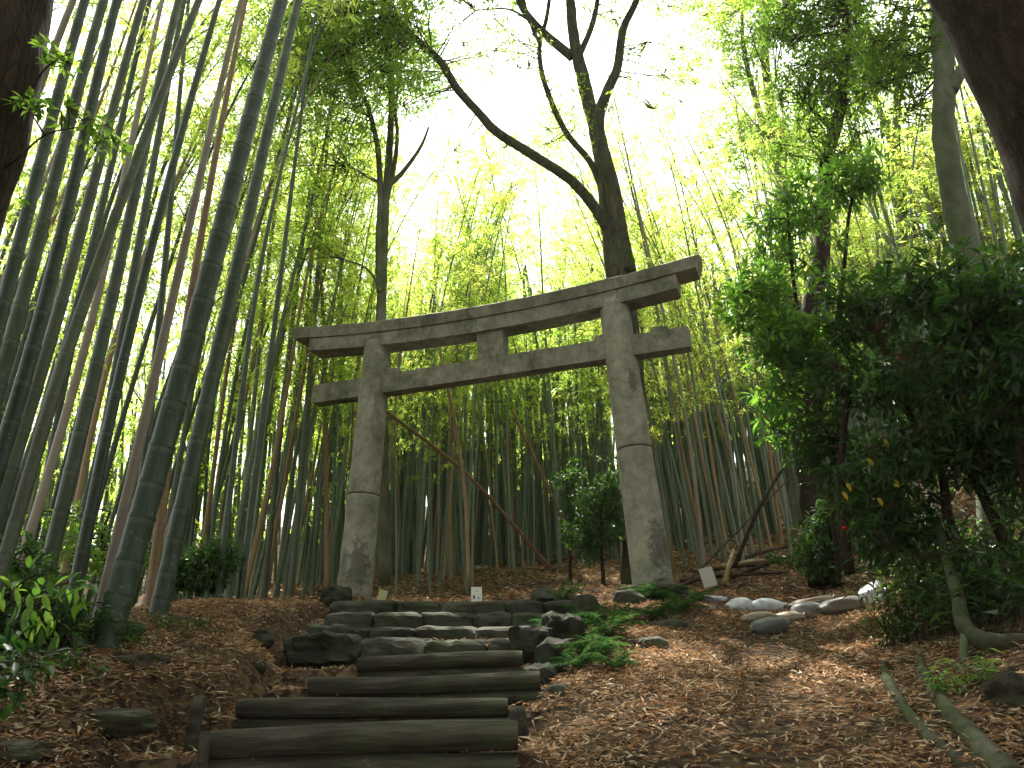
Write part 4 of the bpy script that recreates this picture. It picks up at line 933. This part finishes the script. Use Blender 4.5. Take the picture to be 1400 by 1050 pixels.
# big near trunks at the two upper corners
tr = empty('leaning_tree', A(1620, 900, 3.4), 'huge reddish brown near trunk slanting across the upper right corner', 'tree')
tk = MB(); k = limb(tk, [A(1700, 1100, 3.6), A(1600, 700, 3.5), A(1515, 420, 3.4), A(1448, 200, 3.3), A(1372, 40, 3.2), A(1305, -100, 3.1), A(1250, -300, 3.0), A(1150, -520, 3)], .27, .20, 60, 41, 200, .05)
put(tk.build('trunk', M_BARK_RED, tr), tr)
crown(tr, [(np.array([3.0, 2.0, 8.0]), (3.6, 3.2, 1.6)), (np.array([1, -3.0, 8.0]), (4.5, 3.5, 2.0)), (np.array([6, 0.0, 6.0]), (2.5, 3.0, 2.5))], k, 1500, 11, (.2, .10), M_TREE_LEAF, 66, gap=-.2)  # overhead crown out of view, oversized leaves added to block sky light
g = np.random.default_rng(3)
tr = empty('leaning_tree', A(-260, 900, 2.9), 'dark near trunk slanting across the upper left corner', 'tree')
tk = MB(); k = limb(tk, [A(-420, 1100, 3.1), A(-250, 700, 3.0), A(-105, 350, 2.9), A(-38, 150, 2.8), A(-2, 0, 2.8), A(34, -200, 2.8), A(80, -420, 2.8)], .25, .19, 60, 45, 200, .05)
put(tk.build('trunk', M_BARK_DARK, tr), tr)
sk = [k]
branch(tr, [A(-30, 210, 2.85), A(30, 145, 2.8), A(60, 96, 2.75), A(98, 70, 2.75)], .006, .003, M_BARK_DARK, 46, sk)
branch(tr, [A(-40, 260, 2.85), A(20, 220, 2.8), A(68, 182, 2.75), A(150, 170, 2.75)], .006, .002, M_BARK_DARK, 47, sk)
branch(tr, [A(-90, 330, 2.9), A(-30, 300, 2.8), A(10, 285, 2.75)], .007, .003, M_BARK_DARK, 48, sk)
C, H = crown(tr, [E1(75, 75, 2.75, .10, .08, .07), E1(60, 150, 2.75, .12, .1, .05), E1(145, 185, 2.75, .12, .1, .07), E1(15, 275, 2.75, .06, .06, .04), E1(175, 210, 2.75, .06, .06, .05)], np.concatenate(sk), 46, 5, (.045, .017), M_TREE_LEAF, 67, True, gap=-.9, tight=.03, twig=.002)
crown(tr, [(np.array([-3.0, 1.5, 7.6]), (3.4, 3.0, 1.5)), (np.array([-6, -2, 6]), (3.0, 3.5, 2.5)), (np.array([-1, -5, 6]), (4.0, 2.0, 3))], k, 1200, 11, (.2, .10), M_TREE_LEAF, 68, gap=-.2)  # unseen crown above and behind the camera, added to darken the foreground

# ---- dark evergreen mass at right
def shrub(name, label, base, stems, blobs, nclu, per, leafsz, mat, seed, nbig=0, gap=-.3, r=.03, broad=True, cat='shrub', tight=.06, bmat=None, bigL=None):
    root = empty(name, base, label, cat); sk = []
    for q, s in enumerate(stems):
        b = MB(); sk.append(limb(b, s, r, r * .35, 8, seed + q)); put(b.build('stem', bmat or M_BARK_DARK, root), root)
    C, H = crown(root, blobs, np.concatenate(sk), nclu, per, leafsz, mat, seed, broad, gap, 1.6, tight, -.15, .004)
    if nbig: big_leaves(root, C, nbig, (bigL or leafsz)[0] * 1.1, (bigL or leafsz)[1] * 1.1, mat, seed + 5)
    return root, C
shrub('evergreen_shrub', 'tall bright green leafy evergreen whose tips overlap the right end of the lintel', A(1120, 700, 7.2),
      [[A(1150, 800, 7.4), A(1125, 600, 7.3), A(1090, 420, 7.2), A(1080, 330, 7.2), A(1075, 260, 7.2)], [A(1120, 560, 7.3), A(1150, 400, 7.2), A(1160, 300, 7.2), A(1175, 230, 7.2)]],
      [E1(1075, 285, 7.2, .42, .4, .22), E1(1165, 250, 7.2, .40, .4, .20), E1(1110, 340, 7.1, .56, .45, .33), E1(1035, 410, 7.0, .30, .4, .33), E1(1080, 470, 6.9, .40, .4, .3), E1(1060, 560, 6.9, .22, .3, .33)],
      560, 8, (.11, .030), M_BRIGHT_LEAF, 131, 110, gap=-.05)
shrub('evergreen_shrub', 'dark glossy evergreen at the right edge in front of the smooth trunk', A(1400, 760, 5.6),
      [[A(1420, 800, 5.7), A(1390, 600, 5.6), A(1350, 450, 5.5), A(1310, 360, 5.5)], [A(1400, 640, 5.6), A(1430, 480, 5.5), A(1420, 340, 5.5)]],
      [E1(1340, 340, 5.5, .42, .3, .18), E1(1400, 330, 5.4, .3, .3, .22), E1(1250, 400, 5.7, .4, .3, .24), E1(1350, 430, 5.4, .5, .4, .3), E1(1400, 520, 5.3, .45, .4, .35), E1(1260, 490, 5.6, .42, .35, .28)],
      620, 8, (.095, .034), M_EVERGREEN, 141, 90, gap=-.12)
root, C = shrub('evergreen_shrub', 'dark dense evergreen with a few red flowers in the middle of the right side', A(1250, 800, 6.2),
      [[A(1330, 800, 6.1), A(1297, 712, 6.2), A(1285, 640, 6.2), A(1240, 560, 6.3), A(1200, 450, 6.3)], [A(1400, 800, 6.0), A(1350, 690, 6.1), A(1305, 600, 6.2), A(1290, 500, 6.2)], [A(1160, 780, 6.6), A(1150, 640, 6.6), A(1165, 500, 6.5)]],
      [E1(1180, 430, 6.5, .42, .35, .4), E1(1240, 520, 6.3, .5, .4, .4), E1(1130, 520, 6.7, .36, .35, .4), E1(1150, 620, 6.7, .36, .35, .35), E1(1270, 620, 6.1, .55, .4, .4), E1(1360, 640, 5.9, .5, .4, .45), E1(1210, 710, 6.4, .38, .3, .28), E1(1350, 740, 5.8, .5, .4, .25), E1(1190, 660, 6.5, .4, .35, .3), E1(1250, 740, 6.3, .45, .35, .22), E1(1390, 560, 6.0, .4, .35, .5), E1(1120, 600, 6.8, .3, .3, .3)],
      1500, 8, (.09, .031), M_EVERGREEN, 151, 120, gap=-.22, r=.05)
for px, py in ((1286, 474), (1232, 490), (1154, 722)):
    f = MB(); V, Q = boulder(.032, .03, .026, px, 4, 2, .3); f.add(V, Q); o = f.build('flower', M_FLOWER, root); o.location = tuple(at(px, py, 5.75) - np.array(root['origin']))
g = np.random.default_rng(8)
for px, py in ((1208, 600), (1186, 626), (1200, 680), (1157, 660), (1152, 672), (1222, 655)):
    y_ = MB(); leaf11(y_, np.zeros((1, 3)), np.array([[.3, -.3, -1.0]]), np.array([[0, -1.0, .2]]), .075, .034); o = y_.build('yellow_leaf', M_YELLOW, root); o.location = tuple(at(px, py, 5.95) - np.array(root['origin']))

# narrow-leaved undergrowth
def tuft(px, py, y, n, L, W, label, seed, R=.35, mat=None, name='bamboo_grass', H=.3, cat='plant'):
    c = at(px, py, y); z0 = gz(c[0], c[1]); root = empty(name, (c[0], c[1], z0), label, cat); g = np.random.default_rng(seed)
    st = MB(); lv = MB(); C = []; D = []
    for q in range(n):
        a = g.uniform(0, 6.28); r_ = R * math.sqrt(g.random()); h = H * g.uniform(.5, 1.15)
        b = np.array([r_ * math.cos(a), r_ * math.sin(a), 0.]); b[2] = gz(c[0] + b[0], c[1] + b[1]) - z0
        tip = b + np.array([g.normal(0, .3 * h), g.normal(0, .3 * h) - .1 * h, h])
        st.add(*tube([b, (b + tip) / 2 + g.normal(0, .02, 3), tip], [.003, .0025, .0015], 3, cap=False))
        for k in range(7):
            f = .35 + .65 * k / 6; C.append(b + (tip - b) * f); aa = g.uniform(0, 6.28); D.append([math.cos(aa), math.sin(aa) - .2, g.uniform(-.5, .5)])
    C = np.array(C); D = np.array(D); N = nrm(np.stack([g.normal(0, .5, len(C)), g.normal(0, .5, len(C)), np.ones(len(C))], 1)); s = g.uniform(.6, 1.3, len(C))
    leaf4(lv, C, D, N, L * s, W * s, .3); st.build('stems', M_TWIG, root); lv.build('foliage', mat or M_BRIGHT_LEAF, root, smooth=False); return root
tuft(1300, 850, 6.0, 150, .12, .02, 'dense bamboo grass hanging over the end of the edging pole', 61, .5, M_FERN, H=.55)
tuft(1345, 800, 6.2, 150, .13, .022, 'taller leafy undergrowth right of the plump white sandbag', 62, .6, M_EVERGREEN, H=.7)
tuft(1262, 790, 7.2, 90, .12, .02, 'bright green grass clump drooping over the plump white sandbag', 63, .35, M_BRIGHT_LEAF, H=.65)
tuft(1380, 830, 5.4, 110, .12, .03, 'dark ground plants at the right edge above the bent trunk', 64, .5, M_EVERGREEN, H=.45)
tuft(1320, 955, None or 4.6, 16, .10, .014, 'small grass sprouting on the right bank between root log and bent trunk', 65, .15, M_BRIGHT_LEAF, H=.12)
tuft(1240, 885, 6.0, 50, .10, .014, 'drooping grass over the start of the curved edging pole', 66, .22, M_FERN, H=.3)
tuft(237, 850, 5.9, 16, .08, .010, 'small grass tuft high on the left leaf bank', 67, .14, M_FERN, 'grass_tuft', H=.10)
tuft(283, 846, 6.2, 12, .08, .010, 'smaller grass tuft right of the first on the left bank', 68, .12, M_FERN, 'grass_tuft', H=.08)
tuft(165, 845, 5.1, 34, .09, .012, 'grass growing at the foot of the thickest bamboo', 69, .16, M_FERN, 'grass_tuft', H=.14)
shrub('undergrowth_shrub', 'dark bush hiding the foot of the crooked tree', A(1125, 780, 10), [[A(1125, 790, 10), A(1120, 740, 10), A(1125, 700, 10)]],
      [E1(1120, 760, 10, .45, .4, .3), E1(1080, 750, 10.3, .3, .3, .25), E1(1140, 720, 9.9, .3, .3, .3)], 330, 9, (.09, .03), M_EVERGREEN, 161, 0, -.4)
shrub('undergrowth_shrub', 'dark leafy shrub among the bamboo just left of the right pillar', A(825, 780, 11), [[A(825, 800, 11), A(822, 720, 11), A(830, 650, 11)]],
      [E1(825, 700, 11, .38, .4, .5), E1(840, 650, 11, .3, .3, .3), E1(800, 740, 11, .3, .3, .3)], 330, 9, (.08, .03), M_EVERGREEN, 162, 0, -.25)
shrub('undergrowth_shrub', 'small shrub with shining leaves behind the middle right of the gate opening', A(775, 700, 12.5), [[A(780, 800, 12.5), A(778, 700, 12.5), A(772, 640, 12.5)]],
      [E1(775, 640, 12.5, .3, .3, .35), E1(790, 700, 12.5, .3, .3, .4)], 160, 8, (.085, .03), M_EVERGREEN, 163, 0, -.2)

# bent trunk low at the right edge
tr = empty('bent_trunk', A(1400, 890, 4.9), 'smooth bent trunk curving down into the bank at the right edge', 'tree')
b = MB(); limb(b, [A(1262, 640, 7.0), A(1288, 740, 6.1), A(1309, 815, 5.25), A(1316, 850, 5.1), A(1334, 872, 5.0), A(1365, 880, 4.9), A(1410, 885, 4.9), A(1450, 930, 4.8), A(1470, 1000, 4.8)], .028, .075, 16, 51, 50, .08); put(b.build('trunk', M_OLDPOLE, tr), tr)
b = MB(); limb(b, [A(1320, 868, 5.05), A(1318, 900, 4.95), A(1330, 930, 4.85)], .03, .015, 8, 52); put(b.build('branch', M_BARK_GREY, tr), tr)

# ---- left side plants
root, C = shrub('drooping_shrub', 'shrub with drooping light green pointed leaves at the left edge', A(40, 900, 3.6), [[A(-60, 950, 3.7), A(-20, 850, 3.6), A(40, 790, 3.5), A(95, 785, 3.4)], [A(-40, 900, 3.6), A(0, 840, 3.5), A(30, 820, 3.4), A(60, 835, 3.4)]],
      [E1(50, 815, 3.4, .16, .12, .07), E1(95, 800, 3.4, .07, .08, .04), E1(10, 800, 3.5, .12, .12, .08)], 14, 2, (.07, .028), M_BRIGHT_LEAF, 171, 0, -.95, .006)
g = np.random.default_rng(77); mb = MB(); leaf11(mb, np.zeros((1, 3)), np.array([[1.0, 0, 0]]), np.array([[0, 0, 1.0]]), .078, .031); me = mb.mesh('leaf', M_BRIGHT_LEAF); me2 = mb.mesh('leaf', M_EVERGREEN)
for px, py in [(68, 795), (80, 800), (92, 798), (103, 804), (113, 812), (117, 822), (106, 822), (20, 805), (28, 822), (38, 830), (33, 846), (47, 858), (22, 828), (62, 835), (70, 850), (76, 846), (52, 842), (40, 812), (8, 800), (-4, 812), (60, 812), (74, 862)]:
    o = link('leaf', me, root); d = Vector((g.normal(.15, .3), g.normal(-.1, .3), -1.0 + g.normal(0, .2))).normalized()
    o.rotation_euler = d.to_track_quat('X', 'Y').to_euler(); o.rotation_euler.rotate_axis('X', g.normal(0, .5)); o.location = tuple(at(px, py, 3.35) - np.array(root['origin']))
root, C = shrub('glossy_shrub', 'low shrub with shining whitish broad leaves in the lower left corner', A(-20, 960, 3.2), [[A(-80, 1000, 3.3), A(-40, 930, 3.2), A(20, 905, 3.1)], [A(-60, 960, 3.2), A(-10, 920, 3.15), A(50, 900, 3.1)]],
      [E1(10, 900, 3.15, .17, .15, .07), E1(-10, 940, 3.2, .12, .12, .06)], 40, 3, (.07, .028), M_EVERGREEN, 172, 0, -.95, .005)
for px, py in [(5, 880), (14, 890), (30, 897), (44, 902), (58, 904), (20, 905), (36, 912), (52, 916), (8, 912), (0, 898), (-8, 905), (24, 922), (10, 945), (2, 925), (14, 960), (62, 908)]:
    o = link('leaf', me2, root)
    d = Vector((g.normal(.8, .3), g.normal(-.2, .4), g.normal(-.25, .2))).normalized(); o.rotation_euler = d.to_track_quat('X', 'Z').to_euler(); o.location = tuple(at(px, py, 3.05) - np.array(root['origin']))
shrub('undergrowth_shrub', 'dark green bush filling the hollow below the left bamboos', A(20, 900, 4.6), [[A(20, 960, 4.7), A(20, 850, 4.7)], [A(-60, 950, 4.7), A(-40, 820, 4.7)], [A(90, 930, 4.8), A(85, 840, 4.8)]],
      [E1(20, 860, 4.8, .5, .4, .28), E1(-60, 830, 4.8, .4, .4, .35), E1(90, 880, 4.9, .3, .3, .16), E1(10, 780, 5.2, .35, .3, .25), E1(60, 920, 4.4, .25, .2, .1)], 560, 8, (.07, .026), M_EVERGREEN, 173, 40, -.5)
shrub('undergrowth_shrub', 'bush with glinting leaves behind the pale fallen sticks on the bank', A(270, 790, 8.6), [[A(270, 815, 8.6), A(268, 760, 8.6)], [A(290, 812, 8.7), A(296, 750, 8.7)]],
      [E1(270, 775, 8.6, .36, .3, .25), E1(235, 780, 8.6, .25, .3, .2), E1(300, 760, 8.8, .2, .3, .2)], 300, 8, (.07, .03), M_EVERGREEN, 174, 0, -.3)
shrub('undergrowth_shrub', 'leafy shrub glimpsed between the left bamboos under the bright foliage', A(180, 740, 9), [[A(150, 830, 9), A(140, 740, 9), A(150, 700, 9)]],
      [E1(130, 760, 9, .6, .5, .35), E1(40, 720, 9, .6, .5, .4), E1(200, 750, 9.4, .4, .4, .25)], 240, 8, (.08, .03), M_BRIGHT_LEAF, 175, 0, -.1)

# ---- ferns
frs = []
for k in range(5):
    g = np.random.default_rng(200 + k); n = 22; u = np.linspace(.08, 1, n); L = .36; arch = g.uniform(.5, .9)
    P = lambda t_: np.stack([L * t_, 0 * t_, L * (arch * t_ - .9 * arch * t_**2 * 1.1)], 1)
    mb = MB(); mb.add(*tube(P(np.linspace(0, 1, 8)), np.linspace(.003, .001, 8), 3, cap=False)); C = P(u)
    for sgn in (-1, 1):
        w = .105 * np.sin(np.pi * np.clip(u * .9 + .12, 0, 1)) ** .8 + .012
        D = np.stack([np.full(n, .45), np.full(n, 1.0 * sgn), np.full(n, -.18) + g.normal(0, .1, n)], 1)
        leaf4(mb, C, D, np.tile([[0, 0, 1.0]], (n, 1)) + g.normal(0, .15, (n, 3)), w, .017, .12)
    frs.append(mb.mesh('frond', M_FERN, False))
fl = [(770, 815, 8.6, 1.0, 'pale fern spilling over the right end of the top stone step'), (800, 850, 7.8, 1.1, 'fern clump lowest in the middle of the bank right of the steps'),
      (830, 865, 7.4, 1.2, 'broad fern hanging down the bank beside the stone steps'), (815, 890, 7.0, 1.0, 'lowest fern on the bank, right of the stacked mossy stones'), (845, 842, 8.0, 1.0, 'fern left of the flat mossy rock'),
      (785, 835, 8.1, .9, 'fern between the round stone and the step end'), (878, 812, 9.0, 1.1, 'fern touching the left side of the right pillar foot'), (905, 815, 8.9, 1.2, 'fern directly in front of the right pillar foot'),
      (930, 832, 8.6, 1.2, 'yellowish fern right of the right pillar foot'), (900, 840, 8.3, 1.0, 'small fern below the right pillar among leaves'), (955, 815, 9.2, .9, 'thin fern between right pillar and pale board'), (840, 905, 6.8, .8, 'small fern at the edge of the path near the mossy stones'), (760, 858, 7.2, .9, 'fern rooted on top of the stacked mossy stones'), (790, 905, 6.6, .8, 'dark fern low between the stacked mossy stones and the path')]
for q, (px, py, y, s, lab) in enumerate(fl):
    g = np.random.default_rng(400 + q); c = rest(px, py + 6, .02, 5.5, 12)
    root = empty('fern', c, lab, 'fern', 'ferns beside the steps and right pillar')
    for k in range(13):
        o = link('frond', frs[int(g.integers(5))], root); o.rotation_euler = (g.normal(0, .2), g.uniform(-.7, .15), 2 * math.pi * (k + g.random() * .7) / 13); z = s * g.uniform(.5, .92); o.scale = (z, z, z)
for o in scene.objects:
    if o.parent is not None and o.name.split('.')[0] in ('foliage', 'canopy_foliage', 'twigs', 'branches', 'stems'): o['kind'] = 'stuff'

# ------------------------------------------------------------------ the air of the wood
t = NT('forest_air'); pv = t.n('ShaderNodeVolumePrincipled'); pv.inputs['Color'].default_value = (.95, .97, .92, 1)
pv.inputs['Density'].default_value = .0004; pv.inputs['Anisotropy'].default_value = .45
t.l(pv.outputs[0], t.out.inputs['Volume'])
mb = MB(); c = np.array([[a, b, d] for a in (-215, 215) for b in (-215, 215) for d in (-12, 45)], float)
mb.add(c, Q=[[0, 1, 3, 2], [4, 6, 7, 5], [0, 4, 5, 1], [2, 3, 7, 6], [0, 2, 6, 4], [1, 5, 7, 3]])
tag(mb.build('haze', t.m, smooth=False), kind='stuff')
scene.cycles.volume_bounces = 0; scene.cycles.volume_step_rate = 4
bpy.context.view_layer.update()
